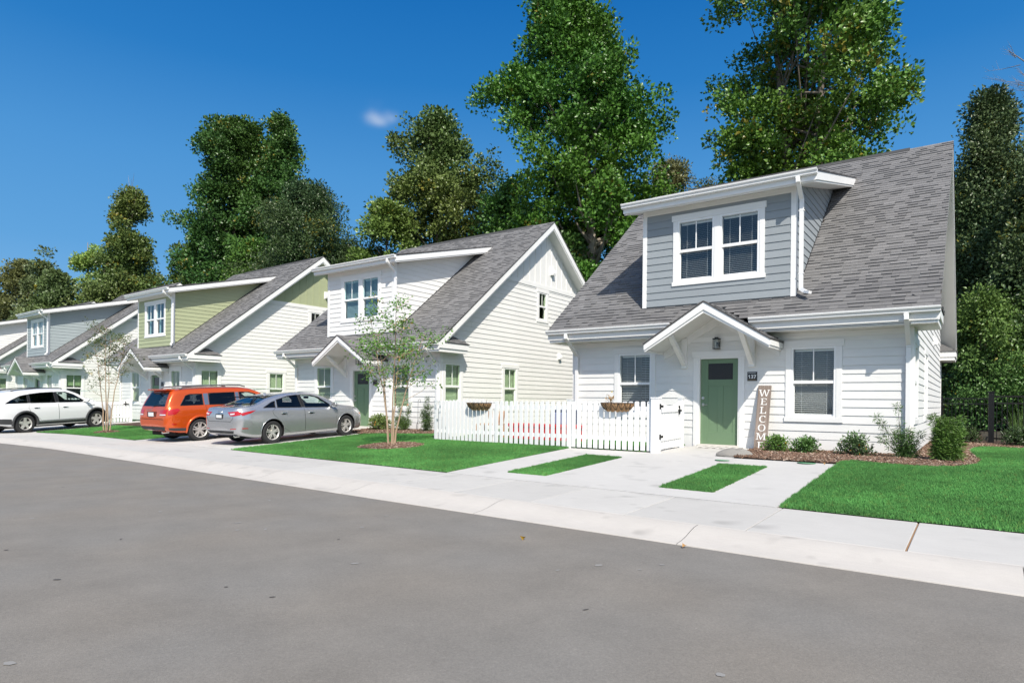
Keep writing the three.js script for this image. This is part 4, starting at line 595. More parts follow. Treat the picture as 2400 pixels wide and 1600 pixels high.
// welcome board, number plates, door mat, stone
const font = await new FontLoader().loadAsync('fonts/droid/droid_serif_regular.typeface.json');
const fontB = await new FontLoader().loadAsync('fonts/droid/droid_serif_bold.typeface.json');
const fontS = await new FontLoader().loadAsync('fonts/droid/droid_sans_bold.typeface.json');
{
  const wd = texture(512, (u, v, N) => { const a = N(u, v * .12, 90) * .5 + N(u, v * .2, 40) * .3 + N(u, v, 8) * .3, k = .55 + .75 * a, w = N(u * .6, v * .5, 9); return [(.2 + .12 * w * w) * k, (.155 + .1 * w * w) * k, (.125 + .09 * w * w) * k]; }, { srgb: true, seed: 54 });
  const s = thing('welcome_board', 'tall weathered board lettered WELCOME leaning on the wall right of the green door', 'sign', [-3.9, .0, -14.86], 0);
  const bd = part('board', rbox(-.142, 0, -.012, .142, 1.48, .012, .004), std(0xffffff, .85, { map: withRepeat(wd, 3.2, .7) }), s);
  const letters = [['W', .19], ['E', .185], ['L', .185], ['C', .185], ['O', .185], ['M', .185], ['E', .185]]; let y = 1.38;
  for (const [c, hgt] of letters) { const g = new TextGeometry(c, { font, size: hgt * .82, depth: .003, curveSegments: 5 }); g.computeBoundingBox(); const b = g.boundingBox, sx = Math.min(1.22, .245 / (b.max.x - b.min.x)); g.translate(-(b.min.x + b.max.x) / 2, -b.max.y, 0); g.scale(sx, 1, 1); g.translate(0, y, .012); part('letter', g, std(C(.82, .81, .78), .6), bd); y -= .2; }
  s.rotation.set(-.2, 0, 0); s.rotation.order = 'YXZ'; s.rotation.z = -.012;
}
function plate(xl, z, turn, label, digits) {
  const cs = Math.cos(turn), sn = Math.sin(turn), x = 4.775, y = 1.665;
  const s = thing('house_number_plate', label, 'sign', [xl + x * cs, y, z - x * sn], turn, 'black house number plates by the doors');
  part('plate', rbox(-.108, -.105, .004, .108, .105, .034, .004), std(C(.012, .014, .02), .45), s);
  if (digits) { const g = new TextGeometry(digits, { font: fontS, size: .082, depth: .003, curveSegments: 6 }); g.computeBoundingBox(); g.translate(-(g.boundingBox.min.x + g.boundingBox.max.x) / 2, -.048, .034); part('numerals', g, std(C(.85, .85, .84), .5), s); }
  part('name_line', (() => { const l = []; for (let i = 0; i < 9; i++) l.push(box(-.085 + i * .019, .072, .034, -.07 + i * .019, .084, .0365)); return merged(l); })(), std(C(.7, .7, .7), .5), s);
  part('braille_strip', (() => { const l = []; for (let i = 0; i < 10; i++) l.push(box(-.085 + i * .0175, -.083, .034, -.072 + i * .0175, -.071, .0365)); return merged(l); })(), std(C(.42, .3, .14), .5), s);
}
plate(-8.95, -15.2, 0, 'black number plate reading 137 right of the nearest green door', '137');
plate(-22.42, -15.84, 0, 'black number plate on the all white cottage, half behind the young tree', '');
plate(-27.95 - HW * Math.cos(.0279), -14.6 - HW * .0279, -.0279, 'small black number plate by the door of the sage green cottage', '');
{
  const m = thing('door_mat', 'striped grey door mat on the concrete before the nearest green door', 'mat', [-4.78, yard(-4.8, -14.8) + .008, -14.72], 0);
  for (let i = 0; i < 12; i++) mesh('stripe', rbox(-.48 + i * .08, 0, -.26, -.4 + i * .08, .012, .26, .003), i % 2 ? std(C(.28, .265, .25), .95) : std(C(.62, .6, .57), .95), m);
  const R = rng(41), g = new THREE.IcosahedronGeometry(1, 4), n = noise3(6), p = g.attributes.position; for (let i = 0; i < p.count; i++) { const x = p.getX(i), y = p.getY(i), z = p.getZ(i), k = 1 + .16 * (n(x * 1.6 + 5, y * 1.6, z * 1.6) - .5) + .05 * (n(x * 6, y * 6, z * 6) - .5); p.setXYZ(i, x * k * .34, Math.max(-.02, y * k * .14), z * k * .22); } g.computeVertexNormals();
  const st = single('garden_stone', toCreasedNormals(g, .9), std(C(.66, .64, .61), .9, { map: withRepeat(M.concreteTex, 1, 1), bumpMap: withRepeat(M.fine, 3, 3), bumpScale: .01 }), 'smooth pale stone at the corner of the planting bed by the nearest door', 'stone'); st.position.set(-3.83, yard(-3.8, -12.75) + .015, -12.75); st.rotation.y = .3;
  for (const [x, z, r, l] of [[-3.81, -11.93, .13, 'round green valve cover set in the concrete left of the other'], [-2.4, -12.16, .15, 'round green valve cover at the edge of the planting bed']]) { const g2 = new THREE.CylinderGeometry(r, r, .012, 28); const o = single('valve_cover', g2, std(C(.10, .26, .14), .6), l, 'cover', 'green valve covers in the driveway'); o.position.set(x, yard(x, z) + .01, z); o.rotation.x = -.046; }
}
// behind the fence: a low red bench with a folded blue grey cover, and a brown chair
{
  const b = thing('garden_bench', 'low red bench seen in strips through the picket fence', 'bench', [-9.0, 0, -13.9], 0), red = std(C(.55, .028, .03), .45);
  part('seat', rbox(-1.05, .36, -.26, 1.0, .45, .26, .02, 2), red, b); part('apron', rbox(-1.02, .05, .2, .98, .36, .24, .01), red, b); for (const x of [-.95, .9]) part('leg', rbox(x - .05, 0, -.22, x + .05, .36, -.14, .01), red, b);
  const c = thing('folded_cover', 'dark blue folded cover standing upright behind the picket fence', 'cover', [-8.45, .452, -13.95], 0); part('fold', rbox(-.42, 0, -.1, .3, .38, .02, .03, 2), std(C(.05, .07, .13), .9), c); part('fold', rbox(-.40, .0, .03, .28, .3, .09, .02, 2), std(C(.2, .25, .4), .9), c);
  const w = std(C(.42, .20, .075), .7), ch = thing('wooden_chair', 'orange brown wooden chair seen through the left part of the picket fence', 'chair', [-10.7, 0, -13.75], .25);
  part('seat', rbox(-.3, .38, -.28, .3, .42, .3, .01), w, ch); for (let i = 0; i < 5; i++) part('back_slat', bar([-.24 + i * .12, .4, -.26], [-.24 + i * .12, .75, -.4], .09, .02, new THREE.Vector3(1, 0, 0)), w, ch); for (const [x, z] of [[-.28, .27], [.28, .27], [-.28, -.25], [.28, -.25]]) part('leg', rbox(x - .03, 0, z - .03, x + .03, .38, z + .03, .006), w, ch);
}
// black metal fence at the right edge
{
  const bl = std(C(.016, .016, .017), .4, { metalness: .5 });
  const f = thing('metal_fence', 'black metal fence with a wide post at the right edge of the lawn', 'fence', [0, 0, 0], 0, 'black metal fences right of the nearest cottage');
  const run = (par, a, b, n, hgt, y = 0) => { for (const r of [.14, hgt - .22, hgt - .03]) mesh('rail', bar([a[0], y + r, a[1]], [b[0], y + r, b[1]], .03, .04), bl, par); for (let i = 0; i < n; i++) { const t = (i + .5) / n; mesh('bar', box(lerp(a[0], b[0], t) - .009, y + .05, lerp(a[1], b[1], t) - .009, lerp(a[0], b[0], t) + .009, y + hgt - .03, lerp(a[1], b[1], t) + .009), bl, par); } };
  mesh('post', rbox(.3, -.1, -22.42, .43, 1.42, -22.29, .006), bl, f); mesh('post_cap', rbox(.285, 1.42, -22.435, .445, 1.45, -22.275, .004), bl, f);
  run(f, [.43, -22.35], [3.4, -20.9], 26, 1.34); run(f, [.36, -22.45], [.5, -28.8], 46, 1.34); mesh('post', rbox(3.35, -.1, -20.95, 3.45, 1.4, -20.85, .006), bl, f);
  const f2 = thing('metal_fence', 'black metal fence in the shade behind the nearest cottage', 'fence', [0, 0, 0], 0, 'black metal fences right of the nearest cottage');
  run(f2, [-1.0, -28.6], [.45, -28.9], 12, 1.34); mesh('post', rbox(-1.05, -.1, -28.65, -.97, 1.4, -28.55, .006), bl, f2); 
}
// shepherd's hook in front of the white cottage
{
  const g = [tube([[0, 0, 0], [0, .8, 0], [.0, .98, 0], [.03, 1.05, 0], [.08, 1.07, 0], [.115, 1.03, 0], [.11, .97, 0], [.085, .95, 0]], .006, 6), tube([[-.06, 0, 0], [-.06, .22, 0], [-.03, .28, 0], [0, .22, 0]], .005, 5)];
  const o = single('shepherd_hook', g, P.black, 'thin black shepherd hook in the bed before the white cottage', 'garden hook'); o.position.set(-15.02, 0, -15.35);
}
// ---------- plants ----------
const leafMat = (c, t = .35, r = .55) => phy(c, r, { transmission: t, thickness: 0, specularIntensity: .5 });
// one leaf: folded along its middle, pointing along +y
function leafGeo(l, w, fold = .25, bend = .15) { const g = new THREE.BufferGeometry(); g.setAttribute('position', new THREE.Float32BufferAttribute([0, 0, 0, -w / 2, l * .45, fold * w, 0, l, -bend * l, w / 2, l * .45, fold * w, 0, l * .5, 0], 3)); g.setIndex([0, 4, 1, 1, 4, 2, 0, 3, 4, 4, 3, 2]); g.computeVertexNormals(); return g; }
// a spray of leaves in a ball of the given radius; leaves turn outwards and up
function sprayGeo(n, rad, l, w, seed, flat = .7, droop = 0) {
  const R = rng(seed), leaf = leafGeo(l, w), out = [], v = new THREE.Vector3(), q = new THREE.Quaternion(), y = new THREE.Vector3(0, 1, 0), m = new THREE.Matrix4(), s = new THREE.Vector3(), roll = new THREE.Quaternion();
  for (let i = 0; i < n; i++) {
    v.set(R() * 2 - 1, (R() * 2 - 1) * flat, R() * 2 - 1); if (v.length() > 1) { i--; continue; }
    const p = v.clone().multiplyScalar(rad), d = v.clone().normalize().add(new THREE.Vector3(R() - .5, R() - .35 - droop, R() - .5)).normalize();
    q.setFromUnitVectors(y, d); roll.setFromAxisAngle(y, R() * 6.283); q.multiply(roll); const k = .7 + R() * .6; s.set(k, k, k);
    const g = leaf.clone(); g.applyMatrix4(m.compose(p, q, s)); out.push(g);
  }
  return merged(out);
}
function crownMesh(name, geo, mat, puts, R, tone, parent) {
  const im = new THREE.InstancedMesh(geo, mat, puts.length), m = new THREE.Matrix4(), q = new THREE.Quaternion(), e = new THREE.Euler(), s = new THREE.Vector3(), c = new THREE.Color();
  puts.forEach((p, i) => { e.set((R() - .5) * .8, R() * 6.283, (R() - .5) * .8); q.setFromEuler(e); const k = (p[3] ?? 1) * (.8 + R() * .45); s.set(k, k, k); im.setMatrixAt(i, m.compose(new THREE.Vector3(p[0], p[1], p[2]), q, s)); const t = tone(p, R); im.setColorAt(i, c.setRGB(t[0], t[1], t[2])); });
  im.name = name; im.userData.kind = 'stuff'; im.castShadow = im.receiveShadow = true; parent.add(im); return im;
}
const barkTex = texture(512, (u, v, N) => { const a = N(u, v * .25, 64) * .5 + N(u, v * .5, 24) * .35 + N(u, v, 8) * .3, k = .35 + .9 * a; return [k, k * .95, k * .88]; }, { srgb: true, seed: 71 });
const bark = (c) => std(c, .95, { map: withRepeat(barkTex, 1.2, .5), bumpMap: withRepeat(barkTex, 1.2, .5), bumpScale: .03 });
const BARK = bark(C(.19, .165, .14)), BARKPALE = bark(C(.40, .36, .31)), CRAPE = std(C(.42, .31, .215), .7, { map: withRepeat(texture(256, (u, v, N) => { const k = .7 + .5 * N(u, v * .3, 12) * N(u, v, 5) + .1; return [k, k * .97, k * .93]; }, { srgb: true, seed: 72 }), 1, 1) });
const SPRAYS = [0, 1, 2].map((k) => sprayGeo(22, .52, .21, .16, 500 + k)), SPRAYS_FINE = [0, 1].map((k) => sprayGeo(30, .55, .16, .095, 520 + k, .8, .2));

// a tall tree. prof: [[height fraction, radius]...] of the crown; lobes widen it towards given directions
function tree({ name = 'tree', label, category = 'tree', x, z, y = 0, H, base, prof, lean = [0, 0], lobes = [], n = 2200, seed, tone = [.05, .105, .022], vary = .5, holes = .42, hs = .34, fine = false, size = 1, trunkR = .22, mat = BARK, forks = 1, group, yellow = .02, limbs = 46, shell = .55, bare = 0 }) {
  const R = rng(seed), nz = noise3(seed), t = thing(name, label, category, [x, y, z], 0, group);
  const axis = (f) => [lean[0] * f * f, H * f, lean[1] * f * f];
  const rad = (f) => interp(f, prof.map((p) => p[0]), prof.map((p) => p[1])) * .9, RM = Math.max(...prof.map((p) => p[1])), BS = clamp(RM / 4.2, .5, 1);
  const inCrown = () => {
    for (let k = 0; k < 60; k++) {
      const f = lerp(base, 1, R()), a = R() * 6.283; let r = rad(f); const rmax = 1.0;
      const lump = 1 + .42 * (nz(Math.cos(a) * 1.3 + 9, f * 7, Math.sin(a) * 1.3) - .5) + .3 * (nz(Math.cos(a) * 3 + 4, f * 16, Math.sin(a) * 3) - .5);
      r *= lump; const q = Math.pow(R(), shell) * r, c = axis(f), p = [c[0] + Math.cos(a) * q, c[1] + (R() - .5) * .5, c[2] + Math.sin(a) * q];
      if (nz(p[0] * hs + 31, p[1] * hs, p[2] * hs + 17) < holes - .1 * (1 - q / (r + .01))) continue;
      return p;
    }
    return null;
  };
  const pts = [], per = Math.max(5, Math.round(13 * BS)), B = Math.round(n / per);
  for (let i = 0; i < B; i++) {
    const p = inCrown(); if (!p) continue; const c0 = axis(p[1] / H), ox = p[0] - c0[0], oz = p[2] - c0[2], ol = Math.hypot(ox, oz) + .01, k = (.5 + .6 * R()) * BS;
    for (let q = 0; q < per; q++) { let v; do v = [R() * 2 - 1, R() * 2 - 1, R() * 2 - 1]; while (v[0] * v[0] + v[1] * v[1] + v[2] * v[2] > 1); const along = v[0] * 1.25 * k, across = v[2] * .85 * k; pts.push([p[0] + (ox * along - oz * across) / ol, Math.min(H + .2, p[1] + v[1] * .85 * k + .1 * along), p[2] + (oz * along + ox * across) / ol]); }
  }
  for (const [lx, ly, lz, lr, cnt, sy = .8] of lobes) for (let i = 0; i < cnt; i++) { const v = new THREE.Vector3(R() * 2 - 1, R() * 2 - 1, R() * 2 - 1); const L = v.length(); if (L > 1 || L < .2) { i--; continue; } const k = lr * (.85 + .5 * (nz(v.x * 2 + lx, v.y * 2, v.z * 2) - .3)); const p = [lx + v.x * k, ly + v.y * k * sy, lz + v.z * k]; if (nz(p[0] * .5 + 3, p[1] * .5, p[2] * .5) < holes - .1) continue; pts.push(p); }
  // wood: leaders, limbs to points in the crown, twigs
  const wood = [], lead = [];
  for (let k = 0; k < forks; k++) {
    const a = k / forks * 6.283 + seed, spread = forks > 1 ? rad(.6) * .45 : 0, P = [], Q = []; const m = 12;
    for (let i = 0; i <= m; i++) { const f = i / m * (forks > 1 ? .93 - .08 * k : .96), c = axis(f), s = forks > 1 ? spread * Math.pow(Math.max(0, f - base * .55), .9) * 1.3 : 0; P.push(new THREE.Vector3(c[0] + Math.cos(a) * s + .25 * (nz(f * 5, k + 3, 1) - .5), c[1], c[2] + Math.sin(a) * s + .25 * (nz(f * 5, k + 3, 9) - .5))); Q.push(trunkR * Math.pow(1 - f * .93, 1.1) * (i === 0 ? 1.35 : 1) * (forks > 1 ? .8 : 1) + .012); }
    wood.push(limb(P, Q, 8)); lead.push(P);
  }
  const step = Math.max(1, Math.floor(pts.length / limbs));
  for (let i = 0; i < pts.length; i += step) {
    const p = new THREE.Vector3(...pts[i]), L = lead[Math.floor(R() * lead.length)]; const hor = Math.hypot(p.x, p.z), y0 = clamp(p.y - hor * (.55 + .5 * R()) - .3, H * base * .75, H * .92), f = y0 / H, idx = clamp(f / (forks > 1 ? .93 : .96) * 12, 0, 11.99), k = Math.floor(idx), A = L[k].clone().lerp(L[k + 1], idx - k);
    const mid = A.clone().lerp(p, .5); mid.y -= .12 * A.distanceTo(p); mid.x += (R() - .5) * .3; mid.z += (R() - .5) * .3; const r0 = clamp(trunkR * (1 - f) * .6, .025, .15);
    wood.push(limb([A, A.clone().lerp(mid, .5).add(new THREE.Vector3(0, -.03, 0)), mid, p], [r0, r0 * .75, r0 * .5, .01], 5));
    for (let q = 0; q < 2; q++) { const o = pts[Math.floor(R() * pts.length)], O = new THREE.Vector3(...o); if (O.distanceTo(p) < 2.4) wood.push(limb([mid, mid.clone().lerp(O, .5).add(new THREE.Vector3(0, .1, 0)), O], [r0 * .4, r0 * .3, .007], 4)); }
  }
  for (let i = 0; i < bare; i++) { const f = .8 + .2 * R(), c = axis(f), a = R() * 6.283, l = .8 + R() * 1.6; wood.push(limb([[c[0], c[1], c[2]], [c[0] + Math.cos(a) * l * .4, c[1] + l * .5, c[2] + Math.sin(a) * l * .4], [c[0] + Math.cos(a) * l * .7, c[1] + l, c[2] + Math.sin(a) * l * .7]], [.03, .018, .006], 4)); }
  part('trunk', wood, mat, t);
  const geos = fine ? SPRAYS_FINE : SPRAYS, groups = geos.map(() => []); pts.forEach((p, i) => groups[i % geos.length].push([...p, size]));
  const toner = (p, R2) => { const b = (1 - vary / 2) + vary * (nz(p[0] * .45, p[1] * .45, p[2] * .45) * .7 + R2() * .5), w = nz(p[0] * .2 + 50, p[1] * .2, p[2] * .2); if (R2() < yellow) return [.22 * b, .2 * b, .03 * b]; const g = 1.85; return [g * tone[0] * b * (.85 + .4 * w), g * tone[1] * b, g * tone[2] * b * (1.1 - .3 * w)]; };
  groups.forEach((g, i) => crownMesh('crown', geos[i], LEAF, g, R, toner, t));
  return t;
}
const LEAF = leafMat(0xffffff, .26, .33);
const TG = 'tall trees behind the cottages';
const LIME = [.062, .125, .022], DEEP = [.036, .078, .018], OLIVE = [.072, .105, .03], DUSTY = [.078, .10, .042];
tree({ name: 'tall_tree', label: 'tallest tree with forked dark trunks rising behind the nearest cottage roof', x: -8.4, z: -40.8, H: 32, base: .28, prof: [[.25, 3.4], [.32, 4.4], [.4, 4.6], [.5, 4.8], [.6, 5.0], [.75, 5.0], [.9, 4.6], [1, 2.2]], lobes: [[4.2, 19.6, -2.9, 1.3, 80], [3.4, 13.6, -2, 1.8, 110]], n: 4500, seed: 101, tone: LIME, forks: 3, trunkR: .42, holes: .44, hs: .3, yellow: .05, limbs: 110, shell: .48, size: 1.02 });
tree({ name: 'tall_tree', label: 'very tall tree in the middle with a limb reaching left into the sky', x: -20.1, z: -37.3, H: 28.4, lean: [-2.2, 1.6], base: .18, prof: [[.18, 3.4], [.34, 4.4], [.48, 4.9], [.6, 4.9], [.72, 4.3], [.82, 3.5], [.92, 2.3], [1, 1.0]], lobes: [[-5.6, 21.0, 4.1, 1.6, 95, .7], [-4.2, 22.0, 3.2, 1.3, 60, .7], [2.6, 19.4, -1.9, 1.5, 80, 1.5], [2.6, 15, -1.9, 1.7, 90]], n: 4500, seed: 102, tone: [.046, .112, .018], trunkR: .5, holes: .47, hs: .34, yellow: .012, limbs: 120, mat: BARKPALE, shell: .45 });
tree({ name: 'tall_tree', label: 'olive green tree with several rounded tops left of the very tall tree', x: -34.3, z: -36.9, H: 23, base: .2, prof: [[.2, 3.1], [.4, 4.6], [.6, 4.5], [.75, 3.5], [.88, 2.0], [1, .8]], lobes: [[3.2, 18.6, -2.4, 1.7, 100, 1.4], [-2.0, 21.0, 1.4, 1.4, 80, 1.4]], n: 3000, seed: 103, tone: OLIVE, trunkR: .34, holes: .43, limbs: 60, mat: BARKPALE, yellow: .01 });
tree({ name: 'tall_tree', label: 'broad dark green tree with a jagged top behind the sage green cottage', x: -53.4, z: -31.2, H: 25.2, base: .25, prof: [[.25, 4.4], [.45, 5.6], [.6, 4.8], [.75, 3.8], [.88, 3.0], [1, 1.3]], lobes: [[-1.8, 24.2, 1, 1.3, 60, 1.5], [1.4, 23.4, -1, 1.3, 60, 1.5], [-4.4, 17.6, 2.6, 1.6, 70]], n: 3800, seed: 104, tone: DEEP, trunkR: .4, holes: .38, limbs: 50 });
tree({ name: 'tall_tree', label: 'narrow pointed tree crown standing right beside the broad jagged tree', x: -50.2, z: -33.6, H: 25.8, base: .35, prof: [[.35, 2.7], [.55, 3.1], [.75, 2.4], [.9, 1.5], [1, .5]], n: 2000, seed: 105, tone: [.042, .086, .02], trunkR: .3, holes: .38 });
tree({ name: 'round_tree', label: 'dark rounded tree behind the ridge of the sage green cottage', x: -40.6, z: -29.6, H: 16.6, base: .22, prof: [[.22, 3.4], [.4, 4.5], [.6, 4.6], [.8, 3.6], [.93, 2.2], [1, 1]], lobes: [[3.8, 11, -2.6, 2, 140], [5.4, 9, -3.6, 1.8, 110]], n: 3200, seed: 106, tone: [.034, .062, .024], trunkR: .32, holes: .34, fine: true, vary: .7 });
tree({ name: 'thin_tree', label: 'slim thinning tree with bare twigs at its top, left of the broad jagged tree', x: -67, z: -28.4, H: 21, base: .15, prof: [[.15, 2.8], [.3, 3.1], [.5, 2.8], [.65, 2.4], [.8, 1.7], [.93, .9], [1, .35]], n: 2600, seed: 107, tone: OLIVE, trunkR: .28, holes: .3, bare: 26, mat: BARKPALE });
tree({ name: 'thin_tree', label: 'small airy tree near the left edge with sky showing through it', x: -77, z: -24.4, H: 15.6, base: .3, prof: [[.3, 1.6], [.55, 1.9], [.8, 1.5], [1, .7]], n: 520, seed: 108, tone: DUSTY, trunkR: .2, holes: .46, mat: BARKPALE });
tree({ name: 'thin_tree', label: 'light green airy tree just left of the slim thinning tree', x: -74, z: -27.4, H: 17.6, base: .25, prof: [[.25, 2], [.5, 2.3], [.75, 1.8], [1, .7]], n: 720, seed: 109, tone: [0.120, 0.192, 0.056], trunkR: .22, holes: .45, mat: BARKPALE });
tree({ name: 'round_tree', label: 'dusty green tree cut by the left edge of the photo', x: -85.4, z: -25, H: 15.4, base: .2, prof: [[.2, 2.6], [.5, 2.9], [.8, 2.2], [1, .9]], n: 900, seed: 110, tone: DUSTY, trunkR: .24, holes: .43 });
tree({ name: 'round_tree', label: 'bushy tree over the dormer roof of the all white cottage', x: -34.9, z: -32.4, H: 15, base: .2, prof: [[.2, 2.6], [.5, 3.1], [.75, 2.5], [1, 1]], n: 1300, seed: 111, tone: [.066, .115, .03], trunkR: .24, holes: .41 });
tree({ name: 'round_tree', label: 'low green tree between the olive tree and the very tall tree', x: -27.3, z: -37, H: 16.2, base: .2, prof: [[.2, 2.6], [.5, 3.1], [.75, 2.6], [1, 1]], n: 1400, seed: 112, tone: [.05, .105, .022], trunkR: .24, holes: .4 });
tree({ name: 'distant_tree', label: 'distant brownish green tree top between the two tallest trees', x: -23.4, z: -57.1, H: 23.4, base: .35, prof: [[.35, 3.2], [.6, 3.3], [.82, 2.4], [1, .9]], n: 1100, seed: 113, tone: [.085, .10, .045], trunkR: .3, holes: .43, fine: true, size: 1.2, mat: BARKPALE });
tree({ name: 'distant_tree', label: 'small distant tree top just left of the nearest dormer roof', x: -21.3, z: -61.5, H: 22.6, base: .4, prof: [[.4, 2.4], [.7, 2.4], [.88, 1.8], [1, .7]], n: 700, seed: 114, tone: [.06, .085, .032], trunkR: .26, holes: .4, fine: true, size: 1.2 });
tree({ name: 'pointed_tree', label: 'dark pointed tree right of the nearest roof', x: .6, z: -42.6, H: 17.3, base: .05, prof: [[.05, 3.2], [.3, 3.3], [.5, 2.8], [.7, 1.9], [.85, 1.0], [1, .12]], n: 4000, seed: 115, tone: [.055, .082, .034], trunkR: .3, holes: .37, fine: true, vary: .8, yellow: .02 });
tree({ name: 'pointed_tree', label: 'dark tree cut by the right edge of the photo', x: 2.6, z: -38.6, H: 13.6, base: .08, prof: [[.05, 2.6], [.4, 2.7], [.7, 1.9], [1, .5]], n: 1900, seed: 116, tone: [.046, .074, .03], trunkR: .26, holes: .36, fine: true, vary: .8 });
tree({ name: 'leafy_tree', label: 'low bright leafy tree beside the far corner of the nearest cottage', x: .3, z: -36.6, H: 5.9, base: .05, prof: [[.03, 1.9], [.4, 2.3], [.75, 1.8], [1, .7]], n: 1100, seed: 117, tone: [.062, .12, .035], trunkR: .12, holes: .36, fine: true, size: .85, limbs: 24 });
tree({ name: 'leafy_tree', label: 'second low leafy tree behind the black fence at the right edge', x: 3.1, z: -36, H: 4.8, base: .05, prof: [[.03, 1.7], [.4, 2.0], [.75, 1.6], [1, .6]], n: 800, seed: 118, tone: [.056, .11, .03], trunkR: .1, holes: .36, fine: true, size: .85, limbs: 24 });
for (const [x, z, H, r, tone, label] of [
  [-21.4, -34.6, 11, 3, [.05, .10, .024], 'leafy undergrowth tree in the gap between the nearest and the white cottage'], [-17.2, -42, 13, 3.2, [.045, .095, .022], 'undergrowth tree at the foot of the very tall tree, behind the nearest roof'], [-30.4, -38.4, 13.4, 3, OLIVE, 'undergrowth tree behind the ridge of the white cottage'],
  [-58.2, -30.2, 14.6, 3.4, [.05, .088, .026], 'leafy tree behind the ridge of the pale blue grey cottage'], [-66.4, -25.9, 13.4, 3.4, [.078, .10, .03], 'yellowish green tree behind the dormer of the pale blue grey cottage'], [-72.5, -24.1, 12.6, 3, [.07, .10, .036], 'leafy tree over the dormer of the farthest cottage'], [-47.4, -29.6, 13.4, 3.2, [.05, .105, .022], 'bright green tree under the dark round tree'], [-43, -34.2, 13.6, 3.4, [.045, .08, .028], 'leafy tree filling the gap right of the dark round tree'],
  [-.9, -51.1, 15.4, 3.2, [.034, .058, .022], 'dark tree standing farther behind the pointed tree'], [-2.6, -56.5, 11, 3.2, [.03, .05, .02], 'dark undergrowth tree behind the far corner of the nearest cottage'], [-79.5, -24.6, 11, 3, DUSTY, 'low dusty tree at the left edge above the farthest roof'], [-91, -24, 12, 3.4, DUSTY, 'dusty tree farther out beyond the left edge'], [-12, -46, 14, 4, [.03, .06, .02], 'undergrowth tree hidden behind the nearest roof'], [5.6, -44, 11, 3.6, [.03, .05, .02], 'dark undergrowth tree beyond the right edge']])
  tree({ name: 'undergrowth_tree', label, x, z, H, base: .1, prof: [[.05, r * .85], [.4, r], [.7, r * .85], [1, r * .3]], n: Math.round(r * 400), seed: 200 + Math.round(-x), tone, trunkR: .18, holes: .38, limbs: 22 });
// the wood behind, read as one mass
{
  const t = new THREE.Group(), R = rng(333), puts = [[], []]; for (let i = 0; i < 5200; i++) { const x = lerp(-125, 40, R()), z = -62 - R() * 26 + Math.min(0, x * .05), top = 10 + 3 * Math.sin(x * .5) + 3 * R(); puts[i % 2].push([x, R() * top, z, 2.1]); }
  t.name = 'distant_wood'; t.userData = { kind: 'stuff', label: 'far dark wood closing the view behind the trees', category: 'wood' }; scene.add(t);
  SPRAYS_FINE.forEach((g, i) => { crownMesh('foliage', g, LEAF, puts[i], R, (p, q) => { const b = .5 + q(); return [.035 * b, .062 * b, .022 * b]; }, t); });
}
// bare twigs at the right edge
{
  const R = rng(808), w = [limb([[0, 0, 0], [.2, 8, 0], [-.6, 14, .4], [-1.8, 17.6, .8], [-3.4, 19.2, 1.4]], [.2, .16, .1, .05, .012], 6)]; for (let i = 0; i < 26; i++) { const f = R(), A = [lerp(-.6, -3.2, f), lerp(14, 19, f), lerp(.4, 1.3, f)], a = -1.2 - R() * 2, l = .7 + R() * 1.5, B = [A[0] + Math.sin(a) * l, A[1] + .3 + R() * l * .6, A[2] + (R() - .5) * l]; w.push(limb([A, [(A[0] + B[0]) / 2, (A[1] + B[1]) / 2 - .05, (A[2] + B[2]) / 2], B], [.016, .01, .004], 4)); for (let k = 0; k < 3; k++) { const t = .4 + R() * .6, D = A.map((v, q) => lerp(v, B[q], t)); w.push(limb([D, [D[0] - .1 - R() * .4, D[1] + .1 + R() * .5, D[2] + (R() - .5) * .4]], [.007, .002], 3)); } }
  const t = thing('bare_tree', 'bare grey branches entering the sky at the upper right edge', 'tree', [4.6, 0, -42.5]); part('trunk', w, BARKPALE, t);
}
